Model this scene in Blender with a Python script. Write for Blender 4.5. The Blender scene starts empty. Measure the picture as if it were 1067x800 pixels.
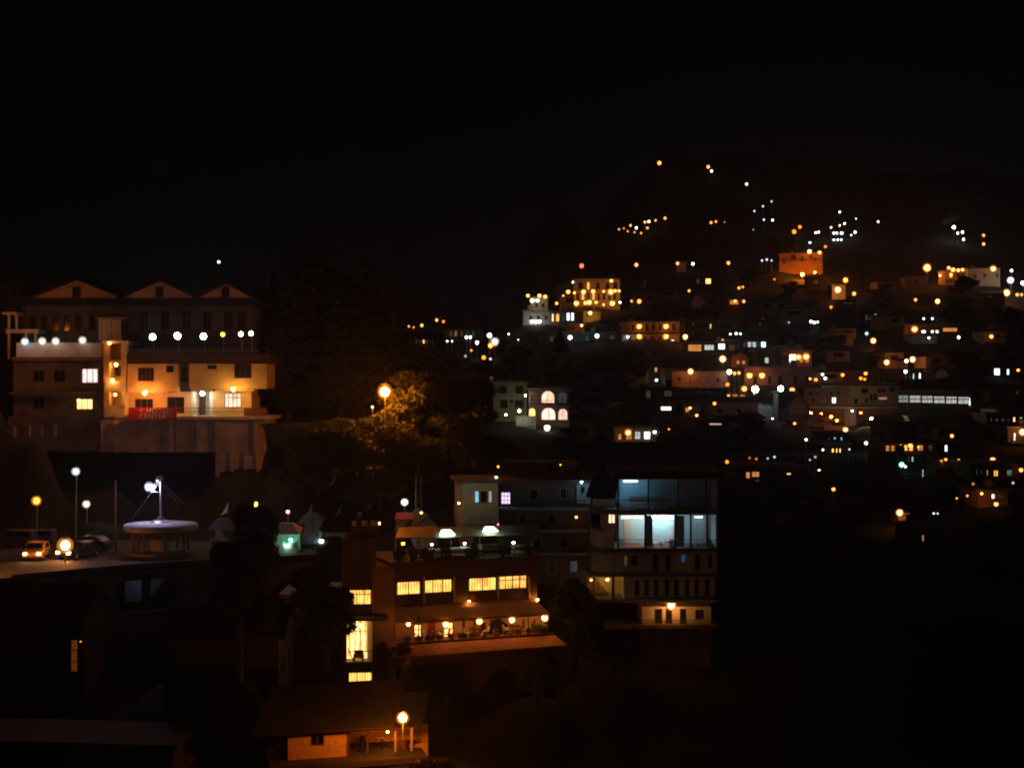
import bpy, math, random
import numpy as np
from mathutils import Vector, Matrix
random.seed(7)
R = math.radians
F, CX, CY, H = 1466.0, 533.5, 400.0, 60.0
sc = bpy.context.scene
col = sc.collection
CAM = Vector((0, 0, H))
GROUND = []                      # (bearing, distance, slope) of every known foot on the ground

def P(px, py, D):
    return Vector(((px-CX)/F*D, D, H-(py-CY)/F*D))
def foot(x, y, z):
    GROUND.append((x/y, y, (H-z)/y))

# ---------------------------------------------------------------- materials
MATS = {}
def nodes(name):
    m = bpy.data.materials.new(name); m.use_nodes = True
    nt = m.node_tree; nt.nodes.clear()
    out = nt.nodes.new('ShaderNodeOutputMaterial')
    return m, nt, out
def surf(name, c, rough=.8, scale=1.5, var=.35, bump=.0, metal=0, wave=None, spec=.3, c2=None):
    if name in MATS: return MATS[name]
    m, nt, out = nodes(name)
    b = nt.nodes.new('ShaderNodeBsdfPrincipled')
    b.inputs['Roughness'].default_value = rough; b.inputs['Metallic'].default_value = metal
    b.inputs['Specular IOR Level'].default_value = spec
    tc = nt.nodes.new('ShaderNodeTexCoord')
    n = nt.nodes.new('ShaderNodeTexNoise'); n.inputs['Scale'].default_value = scale; n.inputs['Detail'].default_value = 6
    nt.links.new(tc.outputs['Object'], n.inputs['Vector'])
    r = nt.nodes.new('ShaderNodeValToRGB')
    r.color_ramp.elements[0].position = .3; r.color_ramp.elements[1].position = .7
    d = c2 or tuple(x*(1-var) for x in c)
    r.color_ramp.elements[0].color = (*d, 1); r.color_ramp.elements[1].color = (*c, 1)
    nt.links.new(n.outputs['Fac'], r.inputs['Fac']); nt.links.new(r.outputs['Color'], b.inputs['Base Color'])
    if bump or wave:
        bp = nt.nodes.new('ShaderNodeBump'); bp.inputs['Strength'].default_value = bump or .6
        if wave:
            w = nt.nodes.new('ShaderNodeTexWave'); w.inputs['Scale'].default_value = wave; w.bands_direction = 'X'
            nt.links.new(tc.outputs['Object'], w.inputs['Vector']); nt.links.new(w.outputs['Fac'], bp.inputs['Height'])
        else: nt.links.new(n.outputs['Fac'], bp.inputs['Height'])
        nt.links.new(bp.outputs['Normal'], b.inputs['Normal'])
    nt.links.new(b.outputs[0], out.inputs[0])
    MATS[name] = m; return m
def glow(c, s):
    k = 'glow_%.2f_%.2f_%.2f_%.2f' % (*c, s)
    if k in MATS: return MATS[k]
    m, nt, out = nodes(k)
    e = nt.nodes.new('ShaderNodeEmission'); e.inputs[0].default_value = (*c, 1); e.inputs[1].default_value = s
    nt.links.new(e.outputs[0], out.inputs[0]); MATS[k] = m; return m
def halo_mat(c, e):
    """thin shell round a bulb: mostly clear, its faint glow paints a lamp halo"""
    k = 'lamp_halo_%.2f_%.2f' % (c[1], c[2])
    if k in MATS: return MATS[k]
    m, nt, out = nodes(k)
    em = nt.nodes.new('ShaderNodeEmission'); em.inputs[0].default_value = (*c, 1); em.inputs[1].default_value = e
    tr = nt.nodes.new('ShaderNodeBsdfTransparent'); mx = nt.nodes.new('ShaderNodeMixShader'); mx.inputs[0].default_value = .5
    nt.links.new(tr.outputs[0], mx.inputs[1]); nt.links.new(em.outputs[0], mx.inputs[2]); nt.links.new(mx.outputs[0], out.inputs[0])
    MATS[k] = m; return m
def curtain(c, c2, s, scale=2.2, axis='X', noise=1.1):
    """a lit window: the cloth and the room behind the glass, uneven"""
    k = 'lit_window_%.2f_%.2f_%.2f_%.2f_%.1f' % (*c, s, scale)
    if k in MATS: return MATS[k]
    m, nt, out = nodes(k)
    e = nt.nodes.new('ShaderNodeEmission'); e.inputs[1].default_value = s
    tc = nt.nodes.new('ShaderNodeTexCoord'); w = nt.nodes.new('ShaderNodeTexWave')
    w.inputs['Scale'].default_value = scale; w.inputs['Distortion'].default_value = 3; w.inputs['Detail'].default_value = 2
    w.bands_direction = axis
    n = nt.nodes.new('ShaderNodeTexNoise'); n.inputs['Scale'].default_value = noise
    mx = nt.nodes.new('ShaderNodeMath'); mx.operation = 'MULTIPLY_ADD'; mx.inputs[1].default_value = .45
    nt.links.new(tc.outputs['Object'], w.inputs['Vector']); nt.links.new(tc.outputs['Object'], n.inputs['Vector'])
    nt.links.new(w.outputs['Fac'], mx.inputs[0]); nt.links.new(n.outputs['Fac'], mx.inputs[2])
    r = nt.nodes.new('ShaderNodeValToRGB'); r.color_ramp.elements[0].color = (*c2, 1); r.color_ramp.elements[1].color = (*c, 1)
    r.color_ramp.elements[0].position = .42; r.color_ramp.elements[1].position = .92
    nt.links.new(mx.outputs[0], r.inputs[0]); nt.links.new(r.outputs[0], e.inputs[0]); nt.links.new(e.outputs[0], out.inputs[0])
    MATS[k] = m; return m

O = (1, .22, .012); A = (1, .31, .055); W = (1, .86, .66); C = (.72, .93, 1); G = (.15, 1, .55); RD = (1, .05, .03); PU = (.62, .62, 1); Y = (1, .48, .08)
CN = {O: 'orange', A: 'warm', W: 'white', C: 'cool white', G: 'green', RD: 'red', PU: 'violet white', Y: 'yellow'}
plaster = surf('plaster', (.62, .54, .40), scale=.8, var=.35)
cream = surf('cream_paint', (.62, .46, .24), scale=.7, var=.3)
white = surf('white_paint', (.66, .67, .64), scale=.6, var=.35)
bluew = surf('blue_grey_paint', (.46, .56, .62), scale=.6, var=.3)
cyanw = surf('pale_cyan_paint', (.45, .66, .70), scale=.5, var=.15)
grey = surf('concrete', (.30, .29, .27), scale=1.2, var=.5, bump=.2)
brick = surf('brick_red_plaster', (.33, .17, .11), scale=1.1, var=.4)
green = surf('green_paint', (.38, .45, .26), scale=.7, var=.3)
pink = surf('pink_paint', (.50, .34, .30), scale=.7, var=.3)
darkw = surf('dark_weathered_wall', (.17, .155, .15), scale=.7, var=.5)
tin = surf('corrugated_tin', (.16, .15, .15), rough=.55, wave=6, metal=.3)
redtin = surf('dark_red_tin', (.07, .028, .022), rough=.6, wave=5)
slate = surf('slate_roof', (.022, .022, .026), rough=.8, scale=3, var=.5, bump=.3)
wood = surf('brown_wood', (.16, .08, .04), scale=5, var=.5)
dark = surf('dark_metal', (.03, .03, .032), rough=.5, metal=.6, var=.2)
steel = surf('galvanised_steel', (.45, .46, .47), rough=.4, metal=.8, var=.25)
glass = surf('dark_window_glass', (.02, .022, .028), rough=.12, var=.3, spec=.6)
leafm = surf('leaves', (.10, .12, .035), rough=.6, scale=.9, c2=(.045, .06, .018))
needle = surf('needles', (.016, .026, .016), rough=.8, scale=.8, c2=(.008, .014, .008))
black = surf('sooty_wall', (.03, .027, .025), scale=1, var=.5)  # near black so stray lamp light leaves these surfaces dark
bark = surf('bark', (.04, .03, .022), rough=.9, scale=6, var=.5, bump=.5)
soil = surf('soil_and_scrub', (.02, .018, .012), rough=1, scale=.25, c2=(.008, .011, .006), bump=.4)
asphalt = surf('asphalt', (.055, .053, .05), rough=.85, scale=4, var=.3)
paving = surf('stone_paving', (.065, .058, .055), rough=.8, scale=2.5, var=.4, bump=.15)
clothw = surf('white_cloth', (.72, .74, .68), scale=3, var=.15)
plasticw = surf('white_plastic', (.7, .7, .72), rough=.4, var=.1)
canopym = surf('green_canopy_sheet', (.20, .26, .17), rough=.5, wave=4)
orangelitm = surf('amber_canopy_sheet', (.75, .36, .06), rough=.45, wave=4)  # orange light on the left sheet put into its colour
redc = surf('red_cloth', (.55, .02, .02), scale=2, var=.3)
yel = surf('yellow_cloth', (.6, .42, .03), scale=2, var=.3)
purp = surf('magenta_cloth', (.35, .03, .22), scale=2, var=.3)
terra = surf('terracotta', (.42, .16, .08), scale=3, var=.3)
LW = curtain((1, .58, .13), (.45, .085, .004), 1.9, 1.5)              # warm lit window
LB = curtain((1, .62, .22), (1, .38, .08), 2.6)
LO = curtain((1, .42, .10), (.6, .16, .03), .8)
LC = curtain((.85, .95, .85), (.4, .5, .5), .9)
LX = curtain((.9, 1, .95), (.55, .7, .7), 3)
LP = curtain((.95, .8, 1), (.6, .35, .75), 1.6)
LD = curtain((.7, .35, .16), (.25, .10, .05), .12)              # dim windows
LDC = curtain((.4, .55, .6), (.12, .2, .24), .10)

# ---------------------------------------------------------------- mesh helpers
def tag(o, label=None, cat=None, group=None, kind=None):
    for k, v in (('label', label), ('category', cat), ('group', group), ('kind', kind)):
        if v: o[k] = v
    return o
def thing(name, label, cat, loc, group=None, rz=0):
    o = bpy.data.objects.new(name, None); col.objects.link(o)
    o.location = loc; o.rotation_euler = (0, 0, rz); o.empty_display_size = .1
    return tag(o, label, cat, group)
class MB:
    def __init__(s): s.v = []; s.f = []
    def hexa(s, p):
        b = len(s.v); s.v += [tuple(q) for q in p]
        s.f += [tuple(b+i for i in t) for t in ((3,2,1,0),(4,5,6,7),(0,1,5,4),(1,2,6,5),(2,3,7,6),(3,0,4,7))]
    def box(s, x0, x1, y0, y1, z0, z1):
        s.hexa([(x0,y0,z0),(x1,y0,z0),(x1,y1,z0),(x0,y1,z0),(x0,y0,z1),(x1,y0,z1),(x1,y1,z1),(x0,y1,z1)])
    def poly(s, pts, n):                                           # prism of a planar outline pushed along n
        b = len(s.v); k = len(pts); s.v += [tuple(p) for p in pts] + [tuple(Vector(p)+Vector(n)) for p in pts]
        s.f += [tuple(range(b+k-1, b-1, -1)), tuple(range(b+k, b+2*k))]
        s.f += [(b+i, b+(i+1)%k, b+k+(i+1)%k, b+k+i) for i in range(k)]
    def tube(s, a, c, r0, r1=None, n=8):
        a = Vector(a); c = Vector(c); r1 = r0 if r1 is None else r1
        d = (c-a).normalized(); q = d.to_track_quat('Z', 'Y'); b = len(s.v)
        for p, r in ((a, r0), (c, r1)):
            for i in range(n):
                t = 2*math.pi*i/n; s.v.append(tuple(p + q @ Vector((math.cos(t)*r, math.sin(t)*r, 0))))
        s.f += [(b+i, b+(i+1)%n, b+n+(i+1)%n, b+n+i) for i in range(n)]
        s.f += [tuple(b+n-1-i for i in range(n)), tuple(b+n+i for i in range(n))]
    def lathe(s, c, prof, n=20, sx=1, sy=1):
        c = Vector(c); b = len(s.v); k = len(prof)
        for r, z in prof:
            for i in range(n):
                t = 2*math.pi*i/n; s.v.append((c.x+math.cos(t)*r*sx, c.y+math.sin(t)*r*sy, c.z+z))
        for j in range(k-1):
            s.f += [(b+j*n+i, b+j*n+(i+1)%n, b+(j+1)*n+(i+1)%n, b+(j+1)*n+i) for i in range(n)]
        s.f += [tuple(b+n-1-i for i in range(n)), tuple(b+(k-1)*n+i for i in range(n))]
    def ball(s, c, r, n=8, sz=1):
        s.lathe(c, [(max(r*math.sin(math.pi*j/n), r*.02), -r*sz*math.cos(math.pi*j/n)) for j in range(n+1)], n+2)
    def build(s, name, mat, root=None, smooth=False, local=False):
        me = bpy.data.meshes.new(name)
        off = Vector((0, 0, 0))
        if root is not None and not local:
            r = root
            while r is not None: off += r.location; r = r.parent
        v = np.array(s.v, dtype=float) - np.array(off[:])
        me.from_pydata(v.tolist(), [], s.f); me.update()
        me.materials.append(mat)
        if smooth:
            for p in me.polygons: p.use_smooth = True
        o = bpy.data.objects.new(name, me); col.objects.link(o)
        if root is not None: o.parent = root
        return o
class Fr:
    """a vertical facade plane: u runs right, v runs back into the house, z is up"""
    def __init__(s, px, D, yaw=0):
        t = R(yaw); s.u = Vector((math.cos(t), math.sin(t), 0)); s.b = Vector((-math.sin(t), math.cos(t), 0))
        s.o = Vector(((px-CX)/F*D, D, 0))
    def hit(s, px, py, v=0):
        d = Vector(((px-CX)/F, 1, -(py-CY)/F)); t = ((s.o-CAM).dot(s.b)+v)/d.dot(s.b)
        p = CAM + d*t; return (p-s.o).dot(s.u), p.z
    def pt(s, u, v, z): return s.o + s.u*u + s.b*v + Vector((0, 0, z))
    def p(s, px, py, v=0):
        u, z = s.hit(px, py, v); return s.pt(u, v, z)
    def rect(s, x0, x1, y0, y1, v=0):
        xm, ym = (x0+x1)/2, (y0+y1)/2
        return s.hit(x0, ym, v)[0], s.hit(x1, ym, v)[0], s.hit(xm, y1, v)[1], s.hit(xm, y0, v)[1]
    def uz(s, mb, u0, u1, z0, z1, v0, v1):
        mb.hexa([s.pt(u0,v0,z0), s.pt(u1,v0,z0), s.pt(u1,v1,z0), s.pt(u0,v1,z0), s.pt(u0,v0,z1), s.pt(u1,v0,z1), s.pt(u1,v1,z1), s.pt(u0,v1,z1)])
    def box(s, mb, x0, x1, y0, y1, v0, v1):
        s.uz(mb, *s.rect(x0, x1, y0, y1, v0), v0, v1)
    def slope(s, mb, x0, x1, yb, vb, yf, vf, th=.08, xf0=None, xf1=None):
        """a sloping sheet from its back edge (yb, vb) to its front edge (yf, vf)"""
        a, b = s.p(x0, yb, vb), s.p(x1, yb, vb); xm = (x0+x1)/2
        zb, zf = s.hit(xm, yb, vb)[1], s.hit(xm, yf, vf)[1]
        ub0, ub1 = s.hit(x0, yb, vb)[0], s.hit(x1, yb, vb)[0]
        uf0 = s.hit(xf0 if xf0 is not None else x0, yf, vf)[0]; uf1 = s.hit(xf1 if xf1 is not None else x1, yf, vf)[0]
        mb.poly([s.pt(uf0, vf, zf), s.pt(uf1, vf, zf), s.pt(ub1, vb, zb), s.pt(ub0, vb, zb)], (0, 0, th))
    def holes(s, mb, R0, holes, v0, v1):
        """a wall slab between depths v0 and v1 with rectangular openings"""
        u0, u1, z0, z1 = R0
        us = sorted({u0, u1, *[min(max(q, u0), u1) for h in holes for q in h[:2]]})
        zs = sorted({z0, z1, *[min(max(q, z0), z1) for h in holes for q in h[2:]]})
        for i in range(len(us)-1):
            run = None
            for j in range(len(zs)-1):
                cu, cz = (us[i]+us[i+1])/2, (zs[j]+zs[j+1])/2
                hole = any(h[0] < cu < h[1] and h[2] < cz < h[3] for h in holes)
                if not hole: run = (run[0] if run else zs[j], zs[j+1])
                if (hole or j == len(zs)-2) and run:
                    s.uz(mb, us[i], us[i+1], run[0], run[1], v0, v1); run = None
KEEP = []                        # sight lines to lit things that the extra trees and houses must leave free
def keep(p): KEEP.append((CX+p.x/p.y*F, CY-(p.z-H)/p.y*F, p.y))
def window(fr, root, r, pane, v0=0, nx=2, nz=1, fm=None, fw=.06, name='window', label=None):
    u0, u1, z0, z1 = r; mb = MB(); fm = fm or wood
    if pane.name.startswith('lit'): keep(fr.pt((u0+u1)/2, v0, (z0+z1)/2))
    a, b = v0+.06, v0+.14
    fw = min(fw, (u1-u0)/6)
    for q in ((u0, u0+fw, z0, z1), (u1-fw, u1, z0, z1), (u0+fw, u1-fw, z0, z0+fw), (u0+fw, u1-fw, z1-fw, z1)): fr.uz(mb, *q, a, b)
    for i in range(1, nx):
        m = u0+(u1-u0)*i/nx; fr.uz(mb, m-fw/2, m+fw/2, z0+fw, z1-fw, a, b)
    for i in range(1, nz):
        m = z0+(z1-z0)*(i/nz if nz != 2 else .68); fr.uz(mb, u0+fw, u1-fw, m-fw/2.2, m+fw/2.2, a+.01, b-.01)
    w = mb.build(name, fm, root)
    if label: w['label'] = label
    g = MB(); fr.uz(g, u0+.01, u1-.01, z0+.01, z1-.01, v0+.16, v0+.19); g.build('pane', pane, w)
    return w
ORD = 'first second third fourth fifth sixth seventh eighth ninth tenth eleventh twelfth thirteenth fourteenth fifteenth'.split()
HAZE, SKY = .00022, .0002
# ---------------------------------------------------------------- lamps
BALLS = {}
def lamp(px, py, D, c, rpx, S, pole, label, group=None, name=None, back=None, ground=True):
    """a lamp on a pole (pole = its height in metres) or on a wall bracket (pole = 0)"""
    star = (S >= 20 and rpx >= 2.2) or rpx >= 2.9
    if pole and S >= 20 and D > 170: S *= 3
    if D > 170 and S < 20: S = min(S, (3.4 if pole else 6) if c in (A, O, Y) else 8); rpx *= 1.1
    if star: rpx *= .8
    p = P(px, py, D); r = rpx*D/F; keep(p)
    nm = name or ('street_lamp' if pole else 'wall_lamp')
    if pole:
        base = Vector((p.x, p.y, p.z-pole))
        if ground: foot(base.x, base.y, base.z)
        t = thing(nm, label, 'street lamp', base, group)
        m = MB(); k = max(.05, min(.12, D/2500))
        m.tube(base-Vector((0, 0, 3 if D > 170 else .6)), p+Vector((0, .25, r*1.2)), k, k*.6)
        m.build('pole', steel, t)
        m = MB(); q = p+Vector((0, .25, r*1.2))
        m.tube(q, p+Vector((0, -.05, r*1.15)), k*.6)
        hr = r*1.75 if star else r
        m.lathe(p+Vector((0, 0, hr*.9)), [(r*.95, 0), (r*1.05, r*.1), (r*.5, r*.55), (r*.1, r*.6)], 10)
        m.build('lamp_head', dark, t)
    else:
        t = thing(nm, label, 'lamp', p+Vector((0, back or .5, 0)), group)
        m = MB(); m.tube(p+Vector((0, back or .5, r*.6)), p+Vector((0, 0, r*.6)), .03)
        m.lathe(p+Vector((0, 0, r*.7)), [(r*.8, 0), (r*.85, r*.1), (r*.3, r*.45), (r*.05, r*.5)], 8)
        m.build('bracket', dark, t)
    key = (round(r, 3), c, S)
    if key not in BALLS:
        bm = MB(); bm.ball((0, 0, 0), r, 8 if D < 170 else 5); ob = bm.build('bulb', glow(c, S), None, True); BALLS[key] = ob.data
        ob.parent = t
    else:
        ob = bpy.data.objects.new('bulb', BALLS[key]); col.objects.link(ob); ob.parent = t
    ob.location = p - t.location
    if star:  # added glowing shell that paints a halo round the bulb
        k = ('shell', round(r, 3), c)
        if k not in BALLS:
            m = MB(); m.ball((0, 0, 0), r*1.75, 9); q = m.build('halo_shell', halo_mat(c, .75), None, True); BALLS[k] = q.data
        else: q = bpy.data.objects.new('halo_shell', BALLS[k]); col.objects.link(q)
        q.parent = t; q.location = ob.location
    return t
def flood(px, py, D, c, rpx, S, pole, label, group=None, name='floodlight', tilt=8, ground=True):
    """a floodlight whose round lens faces out over the valley"""
    p = P(px, py, D); r = rpx*D/F; base = Vector((p.x, p.y+.5, p.z-max(pole, .6))); keep(p)
    if pole and ground: foot(base.x, base.y, base.z)
    t = thing(name, label, 'floodlight', base, group)
    m = MB(); m.tube(base-Vector((0, 0, .4)), p+Vector((0, .5, -.05)), .05, .04); m.build('pole', steel, t)
    def turned(m): 
        q = Matrix.Rotation(R(90+tilt), 3, 'X'); m.v = [tuple(p+q@Vector(v)) for v in m.v]; return m
    m = MB(); m.lathe((0, 0, -.35), [(r*.5, -.12), (r*.75, .0), (r*1.12, .3), (r*1.12, .36), (r*1.02, .36), (r*1.0, .31)], 16); turned(m).build('housing', dark, t)
    m = MB(); m.lathe((0, 0, 0), [(r*.99, -.03), (r*.98, .0), (r*.6, .04), (r*.05, .06)], 14); turned(m).build('lens', glow(c, S), t, True)
    return t
def tube_light(px, py, D, c, wpx, S, label, rad=.04):
    p = P(px, py, D); w = wpx*D/F/2; t = thing('tube_light', label, 'tube light', p+Vector((0, 0, .1)))
    m = MB(); m.box(p.x-w, p.x+w, p.y-.05, p.y+.05, p.z+rad+.004, p.z+.1); m.build('batten', white, t)
    m = MB(); m.tube(p-Vector((w, 0, 0)), p+Vector((w, 0, 0)), rad); m.build('tube', glow(c, S), t); return t
def cluster(phrase, D, pole, pts, group=None):
    """lamps of one cluster, told apart by colour and by their order from the left"""
    pts = sorted(pts); byc = {}
    for q in pts: byc.setdefault(q[2], []).append(q)
    for c, qs in byc.items():
        for i, q in enumerate(qs):
            n = len(qs)
            if n == 1: lab = f'the one {CN[c]} lamp {phrase}'
            else: lab = f'{ORD[i]} {CN[c]} lamp from the left {phrase}' if i < n-1 else f'rightmost {CN[c]} lamp {phrase}'
            d = q[5] if len(q) > 5 else D
            lamp(q[0], q[1], d, c, q[3], q[4], pole, lab, group)

# ---------------------------------------------------------------- generic house
def roof_flat(fr, r, depth, mat, root, over=.4, th=.3, par=0):
    m = MB(); u0, u1, z0, z1 = r
    fr.uz(m, u0-over, u1+over, z1+.003, z1+th, -over, depth+over)
    if par:
        for q in ((u0, u1, -.0, .15), (u0, u1, depth-.15, depth)): fr.uz(m, q[0], q[1], z1+th+.003, z1+th+par, q[2], q[3])
        for q in ((u0, u0+.15), (u1-.15, u1)): fr.uz(m, q[0], q[1], z1+th+.003, z1+th+par, .16, depth-.16)
    return m.build('roof', mat, root)
def roof_gable(fr, r, depth, h, mat, wmat, root, front=True, over=.5):
    u0, u1, z0, z1 = r; um = (u0+u1)/2; m = MB(); g = MB()
    if front:       # gable end faces the camera
        g.poly([fr.pt(u0, .0, z1), fr.pt(u1, .0, z1), fr.pt(um, .0, z1+h)], fr.b*(depth-.0))
        for a, sgn in ((u0, -1), (u1, 1)):
            e = a+sgn*over; ze = z1-h*over/(abs(um-u0))
            m.poly([fr.pt(um, -over, z1+h+.02), fr.pt(e, -over, ze+.02), fr.pt(e, depth+over, ze+.02), fr.pt(um, depth+over, z1+h+.02)], (0, 0, .14))
    else:
        vm = depth/2
        g.poly([fr.pt(u0, 0, z1), fr.pt(u0, depth, z1), fr.pt(u0, vm, z1+h)], fr.u*(u1-u0))
        for a, sgn in ((0, -1), (depth, 1)):
            e = a+sgn*over; ze = z1-h*over/vm
            m.poly([fr.pt(u0-over, vm, z1+h+.02), fr.pt(u1+over, vm, z1+h+.02), fr.pt(u1+over, e, ze+.02), fr.pt(u0-over, e, ze+.02)], (0, 0, .14))
    g.build('gable', wmat, root); return m.build('roof', mat, root)
def roof_hip(fr, r, depth, h, mat, root, over=.6, ridge=.35):
    u0, u1, z0, z1 = r; u0 -= over; u1 += over; v0, v1 = -over, depth+over
    um, vm = (u0+u1)/2, (v0+v1)/2; k = (u1-u0)*ridge/2; m = MB()
    lo = [fr.pt(u0, v0, z1), fr.pt(u1, v0, z1), fr.pt(u1, v1, z1), fr.pt(u0, v1, z1)]
    m.v += [tuple(q+Vector((0, 0, .01))) for q in lo] + [tuple(q+Vector((0, 0, .16))) for q in lo] + [tuple(fr.pt(um-k, vm, z1+h)), tuple(fr.pt(um+k, vm, z1+h))]
    m.f += [(3,2,1,0), (0,1,5,4), (1,2,6,5), (2,3,7,6), (3,0,4,7), (4,5,9,8), (6,7,8,9), (5,6,9), (7,4,8)]
    return m.build('roof', mat, root)
def house(name, label, D, x0, x1, y0, y1, wall, roof='flat', rh=0, wins=(), depth=8, yaw=0, rmat=None, cat='house', group=None, base=5, par=0, fm=None, auto=0, sides=True):
    """wins: (cx, cy, w, h, pane[, nx, nz]) in photo pixels on the front wall; everything else is real size"""
    fr = Fr((x0+x1)/2, D, yaw); r = fr.rect(x0, x1, y0, y1)
    u0, u1, z0, z1 = r
    root = thing(name, label, cat, fr.pt((u0+u1)/2, 0, z0), group)
    hs = []; ws = []
    for w in wins:
        q = fr.rect(w[0]-w[2]/2, w[0]+w[2]/2, w[1]-w[3]/2, w[1]+w[3]/2)
        q = (max(q[0], u0+.1), min(q[1], u1-.1), max(q[2], z0+.05), min(q[3], z1-.06))
        if q[1]-q[0] < .15 or q[3]-q[2] < .15: continue
        hs.append(q); ws.append((q, w))
    if auto:        # more dark windows on the free bays of the wall, storey by storey
        nst = max(1, round((z1-z0)/3)); sh = (z1-z0)/nst; nb = max(1, int((u1-u0)/auto)); bw = (u1-u0)/nb
        for i in range(nst):
            for j in range(nb):
                q = (u0+bw*(j+.28), u0+bw*(j+.72), z0+sh*i+sh*.32, z0+sh*i+sh*.78)
                if all(q[1] < h[0]-.1 or q[0] > h[1]+.1 or q[3] < h[2]-.1 or q[2] > h[3]+.1 for h in hs):
                    hs.append(q); ws.append((q, (0, 0, 0, 0, glass)))
    mb = MB(); fr.holes(mb, r, hs, 0, .3)
    fr.uz(mb, u0, u1, z0, z1, .303, depth); fr.uz(mb, u0-.05, u1+.05, z0-base, z0-.003, -.05, depth+.05)
    mb.build('wall', wall, root)
    for q, w in ws:
        big = q[1]-q[0]
        window(fr, root, q, w[4], 0, w[5] if len(w) > 5 else max(1, min(6, round(big/.8))), w[6] if len(w) > 6 else (2 if q[3]-q[2] > 1.2 else 1), fm)
    if sides and depth > 4:   # two plain dark windows on each side wall
        for e, sg in ((u0, -1), (u1, 1)):
            for vv in (depth*.3, depth*.7):
                zc = z0+(z1-z0)*.5; m = MB(); a, b = (e-.05, e+.002) if sg < 0 else (e-.002, e+.05)
                hw, hh = .5, min(.6, (z1-z0)*.3)
                for qq in ((vv-hw, vv-hw+.08, zc-hh, zc+hh), (vv+hw-.08, vv+hw, zc-hh, zc+hh), (vv-hw+.08, vv+hw-.08, zc-hh, zc-hh+.08), (vv-hw+.08, vv+hw-.08, zc+hh-.08, zc+hh)):
                    fr.uz(m, a, b, qq[2], qq[3], qq[0], qq[1])
                w = m.build('window', wood, root); g = MB()
                a, b = (e-.02, e-.001) if sg < 0 else (e+.001, e+.02)
                fr.uz(g, a, b, zc-hh+.08, zc+hh-.08, vv-hw+.08, vv+hw-.08); g.build('pane', glass, w)
    gg = random.Random(int(x0*7+y1*3))
    if D > 170 and u1-u0 > 4 and roof == 'flat' and gg.random() < .75:      # water tank on the roof
        m = MB(); uu = u0+(u1-u0)*gg.uniform(.15, .85); vv = gg.uniform(1, 3); m.lathe(fr.pt(uu, vv, z1+.3), [(.7, 0), (.72, 1.0), (.6, 1.3), (.2, 1.42)], 12); m.build('water_tank', gg.choice([dark, grey, bluew]), root)
    if D > 170 and u1-u0 > 5 and gg.random() < .7:                            # balcony with its railing
        zb = z0+(z1-z0)*(.5 if z1-z0 > 4.5 else .02); m = MB(); fr.uz(m, u0+.2, u1-.2, zb, zb+.18, -1.2, -.003); m.build('balcony', wall, root); m = MB()
        fr.uz(m, u0+.2, u1-.2, zb+.98, zb+1.05, -1.2, -1.13); k = int((u1-u0)/.7)
        for i in range(k+1): uu = u0+.25+(u1-u0-.5)*i/k; fr.uz(m, uu-.03, uu+.03, zb+.183, zb+.978, -1.18, -1.14)
        m.build('railing', gg.choice([dark, white, wood]), root)
    rm = rmat or slate
    if roof == 'flat': roof_flat(fr, r, depth, rmat or grey, root, par=par)
    elif roof == 'gable': roof_gable(fr, r, depth, rh*D/F, rm, wall, root, True)
    elif roof == 'side': roof_gable(fr, r, depth, rh*D/F, rm, wall, root, False)
    elif roof == 'hip': roof_hip(fr, r, depth, rh*D/F, rm, root)
    for v in (0, depth*.5):
        for u in (u0, (u0+u1)/2, u1):
            q = fr.pt(u, v, z0); foot(q.x, q.y, q.z)
    q = fr.pt((u0+u1)/2, -2.5, z0-.4); foot(q.x, q.y, q.z)
    return root, fr, r

# ---------------------------------------------------------------- trees
def crown(name, lobes, n, leaf, mat, seed, flat=1):
    g = np.random.default_rng(seed); L = np.array(lobes, float)
    vol = L[:, 3]*L[:, 4]*L[:, 5]; k = g.choice(len(L), n, p=vol/vol.sum())
    d = g.normal(size=(n, 3)); d /= np.linalg.norm(d, axis=1)[:, None]
    rad = g.uniform(.25, 1, n)**.45*(1+.16*np.sin(d[:, 0]*7+k)*np.cos(d[:, 2]*6+k*2))
    c = L[k, :3]+d*rad[:, None]*L[k, 3:6]
    a = g.normal(size=(n, 3)); a /= np.linalg.norm(a, axis=1)[:, None]
    b = np.cross(a, g.normal(size=(n, 3))); b /= np.linalg.norm(b, axis=1)[:, None]
    s = leaf*g.uniform(.6, 1.4, n)[:, None]
    v = np.stack([c-a*s, c+b*s*.55, c+a*s, c-b*s*.55], 1).reshape(-1, 3)
    f = np.arange(n*4).reshape(n, 4)
    me = bpy.data.meshes.new(name); me.from_pydata(v.tolist(), [], f.tolist()); me.update(); me.materials.append(mat)
    return me
def limbs(h, lobes, r=.22):
    m = MB(); m.tube((0, 0, -1), (0, 0, h*.45), r*1.3, r, 9); m.tube((0, 0, h*.45), (.1, 0, h*.8), r, r*.4)
    for i, l in enumerate(lobes):
        z0 = h*(.3+.3*(i % 4)/4); m.tube((0, 0, z0), (l[0]*.8, l[1]*.8, l[2]), r*.5, r*.15, 6)
    return m
PROTO = {}
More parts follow.
